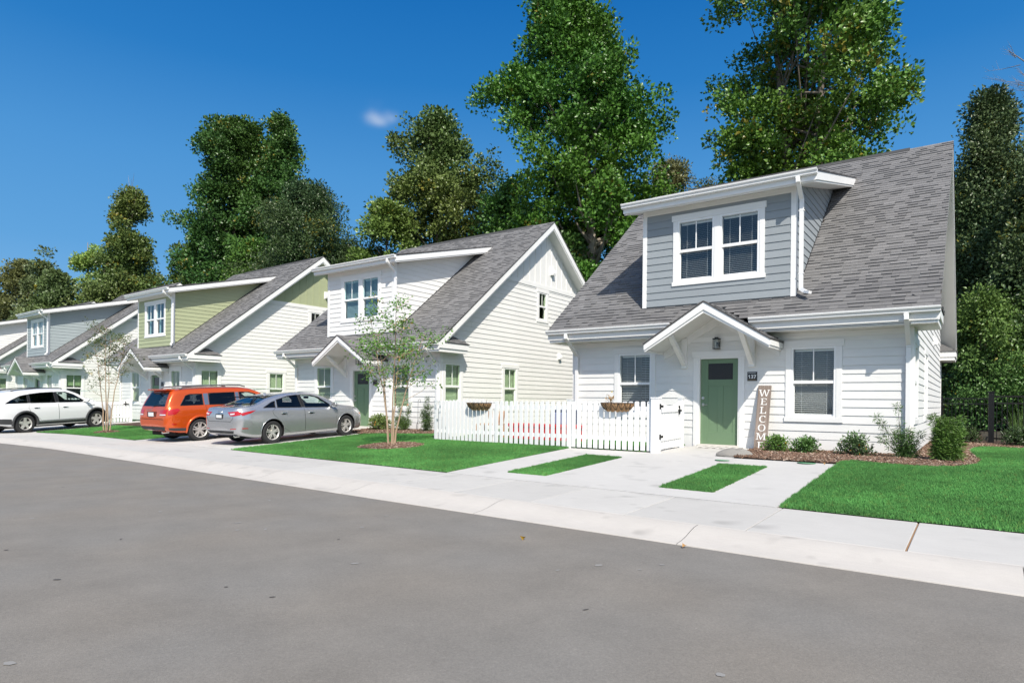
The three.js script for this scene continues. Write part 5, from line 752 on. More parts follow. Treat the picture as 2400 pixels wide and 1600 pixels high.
// young multi stemmed street trees
function crape(label, x, z, { H, stems, spread, seed, tone, leaves, base, topBias = 0, pink = false }) {
  const R = rng(seed), y = yard(x, z) + .05, t = thing('young_tree', label, 'tree', [x, y, z], 0, 'young multi stemmed trees in the lawns'), puts = [[], []], twigs = [];
  const geoL = [sprayGeo(9, .15, .078, .04, seed + 1, .8, .1), sprayGeo(9, .15, .078, .04, seed + 2, .8, .1)];
  for (let k = 0; k < stems; k++) {
    const a = k / stems * 6.283 + .6, h = H * (k === 0 ? 1 : .78 + .2 * R()), P = [], Q = [], m = 9; const sx = Math.cos(a) * spread * (.5 + .5 * R()), sz = Math.sin(a) * spread * (.5 + .5 * R());
    for (let i = 0; i <= m; i++) { const f = i / m; P.push(new THREE.Vector3(Math.cos(a) * .1 + sx * Math.pow(f, 1.5) + .04 * (R() - .5), h * f, Math.sin(a) * .1 + sz * Math.pow(f, 1.5) + .04 * (R() - .5))); Q.push(lerp(.028, .004, Math.pow(f, .8))); }
    part('stem', limb(P, Q, 7), CRAPE, t);
    for (let i = 0; i < 15; i++) {
      const f = base + (1 - base) * Math.pow(R(), .8), A = P[Math.floor(f * m * .999)].clone().lerp(P[Math.min(m, Math.floor(f * m * .999) + 1)], .5), b = R() * 6.283, l = (.35 + .8 * R()) * (1.15 - f * .65);
      const B = A.clone().add(new THREE.Vector3(Math.cos(b) * l, l * (.35 + .55 * R()), Math.sin(b) * l)), mid = A.clone().lerp(B, .5).add(new THREE.Vector3(0, -.03, 0)); twigs.push(limb([A, mid, B], [.008, .005, .002], 4));
      for (let q = 0; q < 6; q++) { const s = .45 + .65 * R(), p = A.clone().lerp(B, s).add(new THREE.Vector3((R() - .5) * .2, (R() - .5) * .14, (R() - .5) * .2)); if (R() < leaves) puts[q % 2].push([p.x, p.y, p.z, .9]); }
    }
    const tp = P[m]; puts[0].push([tp.x, tp.y, tp.z, .9], [tp.x + .1, tp.y - .12, tp.z, .9]);
  }
  part('twigs', twigs, CRAPE, t);
  puts.forEach((p, i) => crownMesh('crown', geoL[i], LEAF, p, R, (q, r) => { const b = .6 + .8 * r(); return r() < .03 ? [.26 * b, .2 * b, .04 * b] : [tone[0] * b, tone[1] * b, tone[2] * b]; }, t));
  if (pink) { const g = sprayGeo(20, .09, .03, .025, 91); g.translate(0, H + .05, 0); part('blossom', g, std(C(.6, .3, .34), .8, { side: THREE.DoubleSide }), t); }
  return t;
}
crape('young tree with pale stems in a mulch ring before the all white cottage', -11.86, -11.18, { H: 3.5, stems: 5, spread: .95, seed: 61, tone: [.13, .26, .055], leaves: .66, base: .36 });
crape('young sparse olive leaved tree between the white car and the orange car', -26.11, -10.33, { H: 3.75, stems: 4, spread: .62, seed: 64, tone: [.12, .155, .055], leaves: .62, base: .4, pink: true });
// shrubs
function shrub(label, x, z, { w, h, n = 60, seed, tone, l = .055, lw = .022, upright = false, group = 'small shrubs in the planting beds', name = 'shrub', berries, y }) {
  const R = rng(seed), t = thing(name, label, 'shrub', [x, y ?? yard(x, z) + .01, z], R() * 6, group), st = [], puts = [[], []], geo = [sprayGeo(16, .085, l, lw, seed, .8), sprayGeo(16, .085, l, lw, seed + 9, .8)];
  for (let i = 0; i < n; i++) { const a = R() * 6.283, f = Math.pow(R(), .6), e = R(), r = w / 2 * f * Math.sqrt(1 - Math.pow(e * .85, 2.5)), p = [Math.cos(a) * r, h * (.1 + .85 * e) * (1 - .12 * f), Math.sin(a) * r]; puts[i % 2].push([...p, 1]); if (i % 3 === 0) st.push(limb([[p[0] * .15, 0, p[2] * .15], [p[0] * .6, p[1] * .5, p[2] * .6], p], [.009, .006, .003], 4)); }
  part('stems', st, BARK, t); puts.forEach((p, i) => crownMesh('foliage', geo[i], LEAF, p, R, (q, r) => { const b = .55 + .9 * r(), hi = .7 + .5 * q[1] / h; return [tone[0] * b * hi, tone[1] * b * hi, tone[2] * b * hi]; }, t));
  if (berries) { const l2 = []; for (let i = 0; i < 10; i++) { const g = leafGeo(.07, .035); g.rotateX(R() * 3); g.rotateY(R() * 6); const a = R() * 6.28; g.translate(Math.cos(a) * w * .4, .06 + R() * h * .5, Math.sin(a) * w * .4); l2.push(g); } part('orange_leaves', l2, std(C(.6, .25, .03), .8, { side: THREE.DoubleSide }), t); }
  return t;
}
function plume(label, x, z, { stalks, seed, tone, group = 'small shrubs in the planting beds' }) {   // stalks: [dx, height, lean x, lean z, thickness]
  const R = rng(seed), t = thing('shrub', label, 'shrub', [x, yard(x, z) + .01, z], 0, group), st = [], puts = []; const g = sprayGeo(16, .055, .085, .012, seed, 1);
  for (const [dx, h, lx, lz, th] of stalks) { const P = []; for (let i = 0; i <= 5; i++) { const f = i / 5; P.push([dx + lx * Math.pow(f, 1.4), h * f, lz * f * f]); } st.push(limb(P, P.map((_, i) => .011 - .0018 * i), 5)); const m = Math.round(h * 46 * th); for (let i = 0; i < m; i++) { const f = .12 + .88 * R(), k = th * .1 * (1.15 - f); puts.push([dx + lx * Math.pow(f, 1.4) + (R() - .5) * k * 2, h * f, lz * f * f + (R() - .5) * k * 2, .8 + .3 * th * (1 - f)]); } }
  part('stems', st, BARK, t); crownMesh('foliage', g, LEAF, puts, R, (q, r) => { const b = .55 + .9 * r(); return tone.map((v) => v * b); }, t); return t;
}
shrub('small shrub with orange tips at the foot of the welcome board', -3.42, -14.35, { w: .5, h: .35, n: 100, seed: 31, tone: [0.120, 0.224, 0.048], berries: true });
shrub('small rounded shrub under the left edge of the big front window', -2.86, -14.4, { w: .54, h: .33, n: 100, seed: 32, tone: [0.096, 0.200, 0.048] });
shrub('small spreading shrub under the right edge of the big front window', -1.95, -14.35, { w: .6, h: .42, n: 110, seed: 33, tone: [0.099, 0.168, 0.064], berries: true });
plume('wispy upright shrub with thin arching shoots before the corner of the nearest cottage', -1.14, -14.35, { seed: 34, tone: [.08, .16, .04], stalks: [[0, 1.05, -.08, 0, .5], [-.02, .82, -.42, .1, .55], [.05, .62, .12, .05, 1.1], [.1, .5, .22, -.1, 1.3], [-.02, .5, -.05, .1, 1.2], [-.05, .42, -.3, .15, .8], [.08, .55, .05, .15, 1.2]] });
{ const t = plume('dense bright green upright shrub beside the side wall of the nearest cottage', -.42, -14.1, { seed: 35, tone: [.13, .235, .05], stalks: Array.from({ length: 22 }, (_, i) => { const a = i * 2.4, r = .03 + .007 * i; return [Math.cos(a) * r * .6, .5 + .46 * ((i * 7) % 10) / 10 * (i % 3 ? .8 : 1.05), Math.cos(a) * r * .8, Math.sin(a) * r * 1.1, 1.15]; }) }); }
shrub('low shrub beside the wide black post', -.25, -21.6, { w: .7, h: .42, n: 80, seed: 36, tone: [.06, .1, .035], l: .08, lw: .03 });
shrub('low leafy shrub before the black fence at the right edge', .95, -20.9, { w: .9, h: .5, n: 100, seed: 37, tone: [.055, .1, .035], l: .08, lw: .03 });
shrub('broad shrub with a reddish tip right of the green door of the white cottage', -16.5, -15.0, { w: .66, h: .5, n: 100, seed: 38, tone: [0.160, 0.224, 0.064], l: .08, lw: .035, berries: true });
plume('two pronged shrub in the middle of the bed before the white cottage', -15.5, -15.15, { seed: 39, tone: [0.120, 0.192, 0.056], stalks: [[-.05, .85, -.18, 0, 1.2], [.1, .9, .22, 0, 1], [0, .5, -.35, .1, 1.6], [0, .45, .1, .1, 1.8], [.05, .4, .3, 0, 1.4]] });
plume('thin upright shrub at the right corner of the white cottage', -14.3, -15.0, { seed: 40, tone: [0.088, 0.144, 0.048], stalks: [[0, 1.15, .05, 0, .9], [.06, .9, .12, 0, 1], [-.05, .7, -.1, 0, 1.1], [.02, .8, .0, .1, 1]] });
// tall grass beyond the black fence
{
  const R = rng(909), bl = []; for (let i = 0; i < 900; i++) { const x = .9 + R() * 2.6, z = -23 - R() * 3.5, h = .5 + R() * .7, a = R() * 6.28, l = .1 + R() * .25, w = .008; bl.push((() => { const c = Math.cos(a), s = Math.sin(a), g = new THREE.BufferGeometry(); g.setAttribute('position', new THREE.Float32BufferAttribute([x - s * w, 0, z + c * w, x + s * w, 0, z - c * w, x + c * l * .4 + s * w * .7, h * .6, z + s * l * .4 - c * w * .7, x + c * l * .4 - s * w * .7, h * .6, z + s * l * .4 + c * w * .7, x + c * l, h, z + s * l], 3)); g.setIndex([0, 1, 2, 0, 2, 3, 3, 2, 4]); g.computeVertexNormals(); return g; })()); }
  const o = single('tall_grass', bl, leafMat(C(.085, .16, .03), .35, .6), 'tall bright green grass behind the black fence', 'grass'); o.userData.kind = 'stuff';
}
// fallen leaves on road and pavement
{
  const R = rng(515), g = leafGeo(.07, .05, .3, .3); const spots = [[-3.6, -5.2], [-2.2, -5.84], [-2.1, -12.15], [-2.6, -12.5]];
  spots.forEach(([x, z], i) => { const m = mesh(numbered('fallen_leaf'), g, std(i === 0 ? C(.5, .3, .03) : C(.36, .2, .07), .8, { side: THREE.DoubleSide }), scene); m.rotation.set(1.4, R() * 6, 0); m.position.set(x, (z > zRoad(x) ? yRoad(x) : z > zWalk(x) ? yWalk(x) + (z > zJoint(x) ? -.05 : .0) : yard(x, z)) + .02, z); m.userData = { label: ['yellow fallen leaf on the asphalt', 'brown fallen leaf at the kerb edge', 'brown fallen leaf at the driveway corner by the bed', 'orange brown fallen leaf in the planting bed'][i], category: 'leaf', group: 'fallen leaves' }; });
}
// ---------- cars: local x forward, y up, z to the right; the middle of the wheelbase is the origin ----------
const CM = {
  tyre: std(C(.022, .022, .023), .85), rimBright: std(C(.68, .655, .62), .34, { metalness: .55 }), rimDark: std(C(.012, .012, .012), .7), well: std(C(.008, .008, .008), .95), cabin: std(C(.018, .018, .02), .85),
  seat: std(C(.045, .045, .048), .8), glass: phy(C(.80, .88, .86), 0, { transmission: 1, thickness: 0, ior: 1.52 }), tint: phy(C(.26, .29, .31), 0, { transmission: 1, thickness: 0, ior: 1.55 }),
  rubber: std(C(.012, .012, .013), .5), chrome: std(C(.75, .75, .74), .12, { metalness: 1 }), red: phy(C(.42, .008, .008), .12, { clearcoat: 1, clearcoatRoughness: .03 }), lampClear: phy(C(.75, .75, .75), .1, { clearcoat: 1, metalness: .2 }), amber: phy(C(.75, .2, .015), .1, { clearcoat: 1 }), plate: std(C(.7, .71, .7), .4), cladding: std(C(.045, .046, .048), .75), seam: std(C(.01, .01, .01), .9), steel: std(C(.35, .34, .32), .35, { metalness: .9 }),
};
const evaluator = new Evaluator(); evaluator.attributes = ['position', 'normal']; evaluator.useGroups = true;
function makeCar(o) {
  const f = (k) => { const xs = o[k].map((p) => p[0]), ys = o[k].map((p) => p[1]), n = xs.length, m = xs.map((_, i) => i === 0 ? (ys[1] - ys[0]) / (xs[1] - xs[0]) : i === n - 1 ? (ys[i] - ys[i - 1]) / (xs[i] - xs[i - 1]) : (() => { const a = (ys[i] - ys[i - 1]) / (xs[i] - xs[i - 1]), b = (ys[i + 1] - ys[i]) / (xs[i + 1] - xs[i]); return a * b <= 0 ? 0 : 2 * a * b / (a + b); })()); return (x) => { x = clamp(x, xs[0], xs[n - 1]); let i = 1; while (i < n - 1 && x > xs[i]) i++; const h = xs[i] - xs[i - 1], t = (x - xs[i - 1]) / h, t2 = t * t, t3 = t2 * t; return ys[i - 1] * (2 * t3 - 3 * t2 + 1) + m[i - 1] * h * (t3 - 2 * t2 + t) + ys[i] * (3 * t2 - 2 * t3) + m[i] * h * (t3 - t2); }; };
  const top = f('top'), belt = f('belt'), bot = f('bot'), W = f('wide'), tum = o.tumble ?? .36;
  const x0 = o.top[0][0], x1 = o.top[o.top.length - 1][0];
  const section = (x) => {
    const b = belt(x), t = Math.max(top(x), b + .012), y = bot(x), w = W(x), g = t - b, e = clamp((t - y) / .5, .15, 1), hh = b - y, tm = tum * g;
    const p = [[0, y], [w * .6, y], [w - .13 * e, y + .005], [w - .045 * e, y + .06 * e], [w - .012, y + hh * .30], [w, y + hh * .58], [w - .006, y + hh * .74], [w - .02, y + hh * .88], [w - .055, b], [w - .075 - tm * .1, b + .12 * g], [w - .085 - tm * .5, b + .5 * g], [w - .10 - tm * .85, b + .8 * g], [w - .15 - tm * 1.12, b + .93 * g], [w * .62 - tm * .6, b + .985 * g], [w * .3, t - .004], [0, t]];
    for (const q of p) q[0] = Math.max(0, q[0]); return p;
  };
  const NS = 72, curve = (x) => { const c = new THREE.CatmullRomCurve3(section(x).map(([z, y]) => new THREE.Vector3(0, y, z)), false, 'catmullrom', .5); return c.getPoints(NS).map((p) => [Math.max(0, p.z), p.y]); };
  const xs = []; for (let i = 0; i <= 130; i++) { const t = i / 130, s = .5 - .5 * Math.cos(Math.PI * t); xs.push(lerp(x0, x1, lerp(t, s, .75))); }
  const rows = xs.map(curve);
  const at = (x) => { x = clamp(x, x0, x1); let i = 1; while (i < xs.length - 1 && x > xs[i]) i++; const t = (x - xs[i - 1]) / (xs[i] - xs[i - 1]); return rows[i - 1].map((p, k) => [lerp(p[0], rows[i][k][0], t), lerp(p[1], rows[i][k][1], t)]); };
  const zAt = (x, y) => { const r = at(x); let z = 0; for (let k = 1; k < r.length; k++) { const a = r[k - 1], b = r[k]; if ((a[1] - y) * (b[1] - y) <= 0 && a[1] !== b[1]) z = Math.max(z, lerp(a[0], b[0], (y - a[1]) / (b[1] - a[1]))); } return z; };
  const endX = (z, y, s) => { let a = s < 0 ? x0 : x1, b = 0; if (zAt(a + (s < 0 ? 1e-4 : -1e-4), y) >= Math.abs(z)) return a; let st = .02 * (s < 0 ? 1 : -1), q = a; for (let i = 0; i < 120; i++) { if (zAt(q, y) >= Math.abs(z)) break; q += st; } a = q - st; b = q; for (let i = 0; i < 14; i++) { const m = (a + b) / 2; if (zAt(m, y) >= Math.abs(z)) b = m; else a = m; } return b; };
  const g = new THREE.BufferGeometry(), pos = [], ix = [], R2 = 2 * NS;
  for (let i = 0; i < xs.length; i++) { for (let k = 0; k < NS; k++) pos.push(xs[i], rows[i][k][1], rows[i][k][0]); for (let k = 0; k < NS; k++) { const p = rows[i][NS - k]; pos.push(xs[i], p[1], -p[0]); } }
  for (let i = 0; i < xs.length - 1; i++) for (let k = 0; k < R2; k++) { const a = i * R2 + k, b = i * R2 + (k + 1) % R2, c = a + R2, d = b + R2; ix.push(a, c, b, b, c, d); }
  for (const [i, s] of [[0, 1], [xs.length - 1, -1]]) { const c = pos.length / 3; pos.push(xs[i], (rows[i][0][1] + rows[i][NS][1]) / 2, 0); for (let k = 0; k < R2; k++) { const a = i * R2 + k, b = i * R2 + (k + 1) % R2; s > 0 ? ix.push(c, a, b) : ix.push(c, b, a); } }
  g.setAttribute('position', new THREE.Float32BufferAttribute(pos, 3)); g.setIndex(ix); g.computeVertexNormals();
  if (g.attributes.normal.getY(60 * R2 + NS - 1) < 0) { for (let i = 0; i < ix.length; i += 3) { const t = ix[i]; ix[i] = ix[i + 1]; ix[i + 1] = t; } g.setIndex(ix); g.computeVertexNormals(); }
  const wb = o.wb / 2, wr = o.wr, paint = o.paint, track = o.track / 2;
  let body = new Brush(g, paint);
  const cut = (geo, m) => { geo.deleteAttribute('uv'); const b = new Brush(geo, m); b.updateMatrixWorld(); body.updateMatrixWorld(); body = evaluator.evaluate(body, b, SUBTRACTION); };
  for (const ax of [-wb, wb]) for (const s of [-1, 1]) { const c = new THREE.CylinderGeometry(wr + .055, wr + .055, .62, 40); c.rotateX(Math.PI / 2); c.translate(ax, wr + .012, s * (W(ax) - .24)); cut(c, CM.well); }
  const ex = (pts, a, b) => { const q = prism(pts, 'xy', a, b); return q; };
  for (const w of o.windows) cut(ex(w.pts, -1.2, 1.2), CM.cabin);
  const zy = (hw0, hw1, ya, yb2) => [[-hw0, ya], [hw0, ya], [hw1, yb2], [-hw1, yb2]];
  cut(prism(zy(...o.rear), 'zy', x0 - .2, -.2), CM.cabin); cut(prism(zy(...o.front), 'zy', -.1, x1 + .2), CM.cabin);
  const car = thing(o.name, o.label, 'car', o.pos, o.turn, 'cars parked in the driveways'); car.scale.setScalar(o.scale ?? 1); car.rotation.order = 'YXZ'; car.rotation.z = o.pitch;
  const bm = new THREE.Mesh(body.geometry, body.material); bm.name = 'body'; bm.castShadow = bm.receiveShadow = true; car.add(bm);
  // a patch of the surface: polygon in (x, y) on a side, or in (z, y) on an end
  const patch = (pts, side, off, end = 0, cell = .06) => {
    const sg = new THREE.ShapeGeometry(new THREE.Shape(pts.map(([a, b]) => new THREE.Vector2(a, b)))); let tri = []; const P = sg.attributes.position, I = sg.index; for (let i = 0; i < I.count; i += 3) tri.push([0, 1, 2].map((k) => [P.getX(I.getX(i + k)), P.getY(I.getX(i + k))]));
    for (let pass = 0; pass < 10; pass++) { const out = []; let any = false; for (const t of tri) { let b = 0, bl = 0; for (let k = 0; k < 3; k++) { const q = t[(k + 1) % 3], l = Math.hypot(t[k][0] - q[0], t[k][1] - q[1]); if (l > bl) { bl = l; b = k; } } if (bl > cell) { any = true; const a = t[b], q = t[(b + 1) % 3], r = t[(b + 2) % 3], m = [(a[0] + q[0]) / 2, (a[1] + q[1]) / 2]; out.push([a, m, r], [m, q, r]); } else out.push(t); } tri = out; if (!any) break; }
    const memo = new Map(), vert = (a, b) => { const k = a.toFixed(4) + ',' + b.toFixed(4); if (!memo.has(k)) { const e = .008; let p, n; if (!end) { const z = zAt(a, b), n1 = new THREE.Vector3(-(zAt(a + e, b) - zAt(a - e, b)) / (2 * e), -(zAt(a, b + e) - zAt(a, b - e)) / (2 * e), 1).normalize(); p = [a + n1.x * off, b + n1.y * off, (z + n1.z * off) * side]; n = [n1.x, n1.y, n1.z * side]; } else { const x = endX(a, b, end), n1 = new THREE.Vector3(1, clamp(-(endX(a, b + e, end) - endX(a, b - e, end)) / (2 * e), -6, 6), clamp(-(endX(a + e, b, end) - endX(a - e, b, end)) / (2 * e), -6, 6)).multiplyScalar(end).normalize(); p = [x + n1.x * off, b + n1.y * off, a + n1.z * off]; n = [n1.x, n1.y, n1.z]; } memo.set(k, [p, n]); } return memo.get(k); };
    const ps = [], ns = []; for (const t of tri) { let v = t.map((q) => vert(...q)); const [a, b, d] = v.map((q) => new THREE.Vector3(...q[0])), gn = b.sub(a).cross(d.sub(a)); if (gn.dot(new THREE.Vector3(...v[0][1])) < 0) v = [v[0], v[2], v[1]]; for (const [p, n] of v) { ps.push(...p); ns.push(...n); } }
    const q = new THREE.BufferGeometry(); q.setAttribute('position', new THREE.Float32BufferAttribute(ps, 3)); q.setAttribute('normal', new THREE.Float32BufferAttribute(ns, 3));
    return q;
  };
  const on = (x, y, s, off = .003) => [x, y, s * (zAt(x, y) + off)], onEnd = (z, y, e, off = .003) => [endX(z, y, e) + e * off, y, z];
  const line = (pts, s, r = .006, off = .001, close = true) => { const q = [], n = pts.length; for (let i = 0; i < n - (close ? 0 : 1); i++) { const a = pts[i], b = pts[(i + 1) % n], m = Math.max(2, Math.ceil(Math.hypot(a[0] - b[0], a[1] - b[1]) / .07)); for (let k = 0; k < m; k++) q.push(on(lerp(a[0], b[0], k / m), lerp(a[1], b[1], k / m), s, off)); } q.push(on(...(close ? pts[0] : pts[n - 1]), s, off)); return tube(q, r, 6); };
  // doors with handles, windows
  for (const s of [1, -1]) {
    for (const d of o.doors) { const dp = part('door', patch(d.pts, s, .0035, 0, .08), paint, car); part('door_seam', line(d.pts, s, .0055, -.001), CM.seam, dp); const [hx2, hy2] = d.handle; part('handle', (() => { const z = zAt(hx2, hy2), q = rbox(hx2 - .1, hy2 - .014, s * (z + .006), hx2 + .1, hy2 + .016, s * (z + .042), .012, 2); return q; })(), o.chromeHandles ? CM.chrome : paint, dp); part('handle_cup', (() => { const q = new THREE.SphereGeometry(1, 12, 8); q.scale(.07, .03, .012); q.translate(hx2 - .01, hy2 - .022, s * (zAt(hx2, hy2 - .02) + .002)); return q; })(), CM.rubber, dp); }
    for (const w of o.windows) { part('window', patch(w.pts, s, -.012, 0, .09), w.tint ? CM.tint : CM.glass, car); part('window_seal', [line(w.pts, s, .0115, -.003)], w.trim === 'chrome' ? CM.chrome : CM.rubber, car); }
    for (const p of o.pillars ?? []) part('pillar_cover', patch(p, s, .004, 0, .08), o.pillarMat ?? CM.rubber, car);
    // mirror
    const [mx, my] = o.mirror, mz = zAt(mx, my); part('mirror', (() => { const q = new THREE.SphereGeometry(1, 20, 14); const P2 = q.attributes.position; for (let i = 0; i < P2.count; i++) { let x = P2.getX(i); P2.setX(i, x < -.2 ? -.2 - (x + .2) * 0 : x); } q.scale(.11, .075, .11); q.computeVertexNormals(); q.translate(mx + .03, my + .05, s * (mz + .15)); const a = bar([mx, my, s * (mz - .02)], [mx + .02, my + .02, s * (mz + .09)], .05, .04); return merged([q.toNonIndexed(), a.toNonIndexed()].map((e) => { e.deleteAttribute('uv'); return e; })); })(), paint, car);
    // wheel arch lips
    for (const ax of [-wb, wb]) { const q = [], r = wr + .06 + (o.archGrow ?? 0); for (let i = 0; i <= 36; i++) { const t = -.16 + (Math.PI + .32) * i / 36, x = ax + Math.cos(t) * r, y = wr + .012 + Math.sin(t) * r; if (y < bot(x) + .015) continue; q.push(on(x, y, s, o.archOff ?? -.004)); } part('wheel_arch', tube(q, o.archR ?? .012, 8), o.archMat ?? paint, car); }
    for (const [nm, pts, m, off] of o.sideBits ?? []) part(nm, patch(pts, s, off ?? .006, 0, .05), m, car);
  }
  part('windscreen', patch(zy(o.front[0] + .02, o.front[1] + .02, o.front[2] - .02, o.front[3] + .02), 1, -.008, 1, .09), CM.glass, car);
  part('rear_window', patch(zy(o.rear[0] + .01, o.rear[1] + .01, o.rear[2] - .01, o.rear[3] + .01), 1, .002, -1, .07), CM.tint, car);
  for (const [nm, pts, m, off] of o.rearBits ?? []) for (const q of [pts, o.once?.includes(nm) ? null : pts.map(([z, y]) => [-z, y]).reverse()]) if (q) part(nm, patch(q, 1, off ?? .006, -1, .05), m, car);
  for (const [nm, pts, m, off] of o.frontBits ?? []) for (const q of [pts, pts.map(([z, y]) => [-z, y]).reverse()]) part(nm, patch(q, 1, off ?? .006, 1, .06), m, car);
  // wheels
  const tyre = (() => { const w = o.tw / 2, R = wr, r = o.rim, p = [[r - .01, -w * .8], [r + .005, -w * .92], [r + (R - r) * .5, -w], [R - .03, -w * .94], [R - .006, -w * .8], [R, -w * .5], [R, w * .5], [R - .006, w * .8], [R - .03, w * .94], [r + (R - r) * .5, w], [r + .005, w * .92], [r - .01, w * .8]]; const q = new THREE.LatheGeometry(p.map(([a, b]) => new THREE.Vector2(a, b)), 48); q.rotateX(Math.PI / 2); return q; })();
  const rimGeo = (() => { const w = o.tw / 2, r = o.rim, l = []; const ring = new THREE.LatheGeometry([[r - .028, w * .45], [r - .014, w * .82], [r + .004, w * .9], [r + .006, w * .8]].map(([a, b]) => new THREE.Vector2(a, b)), 48); ring.rotateX(Math.PI / 2); l.push(ring.toNonIndexed()); const hub = new THREE.CylinderGeometry(.062, .075, .05, 24); hub.rotateX(Math.PI / 2); hub.translate(0, 0, w * .5); l.push(hub.toNonIndexed());
    for (let k = 0; k < o.spokes; k++) { const a = k / o.spokes * 6.283 + .3; for (const d of o.twin ? [-1, 1] : [0]) { const q = prism([[.04, -(o.sw0 ?? .022)], [r - .012, -(o.sw1 ?? .014)], [r - .012, (o.sw1 ?? .014)], [.04, (o.sw0 ?? .022)]], 'xy', 0, .028); const P = q.attributes.position; for (let i = 0; i < P.count; i++) P.setZ(i, P.getZ(i) + .012 * (P.getX(i) / r)); q.rotateZ(d * (o.twinA ?? .13)); if (d) q.translate(0, 0, 0); q.translate(0, 0, w * .5 - .005); q.rotateZ(a); q.computeVertexNormals(); l.push(q.index ? q.toNonIndexed() : q); } } for (const q of l) q.deleteAttribute('uv'); return merged(l); })();
  const back = (() => { const q = new THREE.CylinderGeometry(o.rim - .004, o.rim - .004, o.tw * .5, 40); q.rotateX(Math.PI / 2); q.translate(0, 0, -o.tw * .1); return q; })(), disc = (() => { const q = new THREE.CylinderGeometry(.145, .145, .02, 32); q.rotateX(Math.PI / 2); q.translate(0, 0, o.tw * .16); return q; })();
  for (const ax of [-wb, wb]) for (const s of [1, -1]) { const w = sub(car, 'wheel'); w.position.set(ax, wr, s * (track)); if (s < 0) w.rotation.y = Math.PI; part('tyre', tyre, CM.tyre, w); part('rim', rimGeo, CM.rimBright, w); part('rim_barrel', back, CM.rimDark, w); part('brake_disc', disc, CM.steel, w); }
  // seats, wheel, under side
  const seat = (x, z) => merged([rbox(x - .25, .42, z - .24, x + .28, .6, z + .24, .06, 3), rbox(x - .36, .5, z - .23, x - .2, 1.08 + (o.seatUp ?? 0), z + .23, .06, 3), rbox(x - .36, 1.11 + (o.seatUp ?? 0), z - .13, x - .25, 1.28 + (o.seatUp ?? 0), z + .13, .05, 3)]);
  for (const z of [-.38, .38]) { part('seat', seat(.1, z), CM.seat, car); part('seat', seat(-.85, z), CM.seat, car); }
  part('steering_wheel', (() => { const q = new THREE.TorusGeometry(.18, .016, 8, 24); q.rotateY(Math.PI / 2); q.rotateZ(-.4); q.translate(.5, .95 + (o.seatUp ?? 0), -.38); return q; })(), CM.rubber, car);
  part('rear_view_mirror', rbox(.52 + (o.rvm ?? 0), o.front[3] - .12, -.11, .55 + (o.rvm ?? 0), o.front[3] - .05, .11, .01, 2), CM.rubber, car);
  part('underbody', box(x0 + .35, .2, -.7, x1 - .35, bot(0) + .05, .7), CM.well, car);
  return { car, patch, on, onEnd, zAt, endX, top, W };
}
function placeCar(x, z) { return yard(x, z) + .006; }
const metallic = (c, r, m = .55) => phy(c, r, { metalness: m, clearcoat: 1, clearcoatRoughness: .04 });
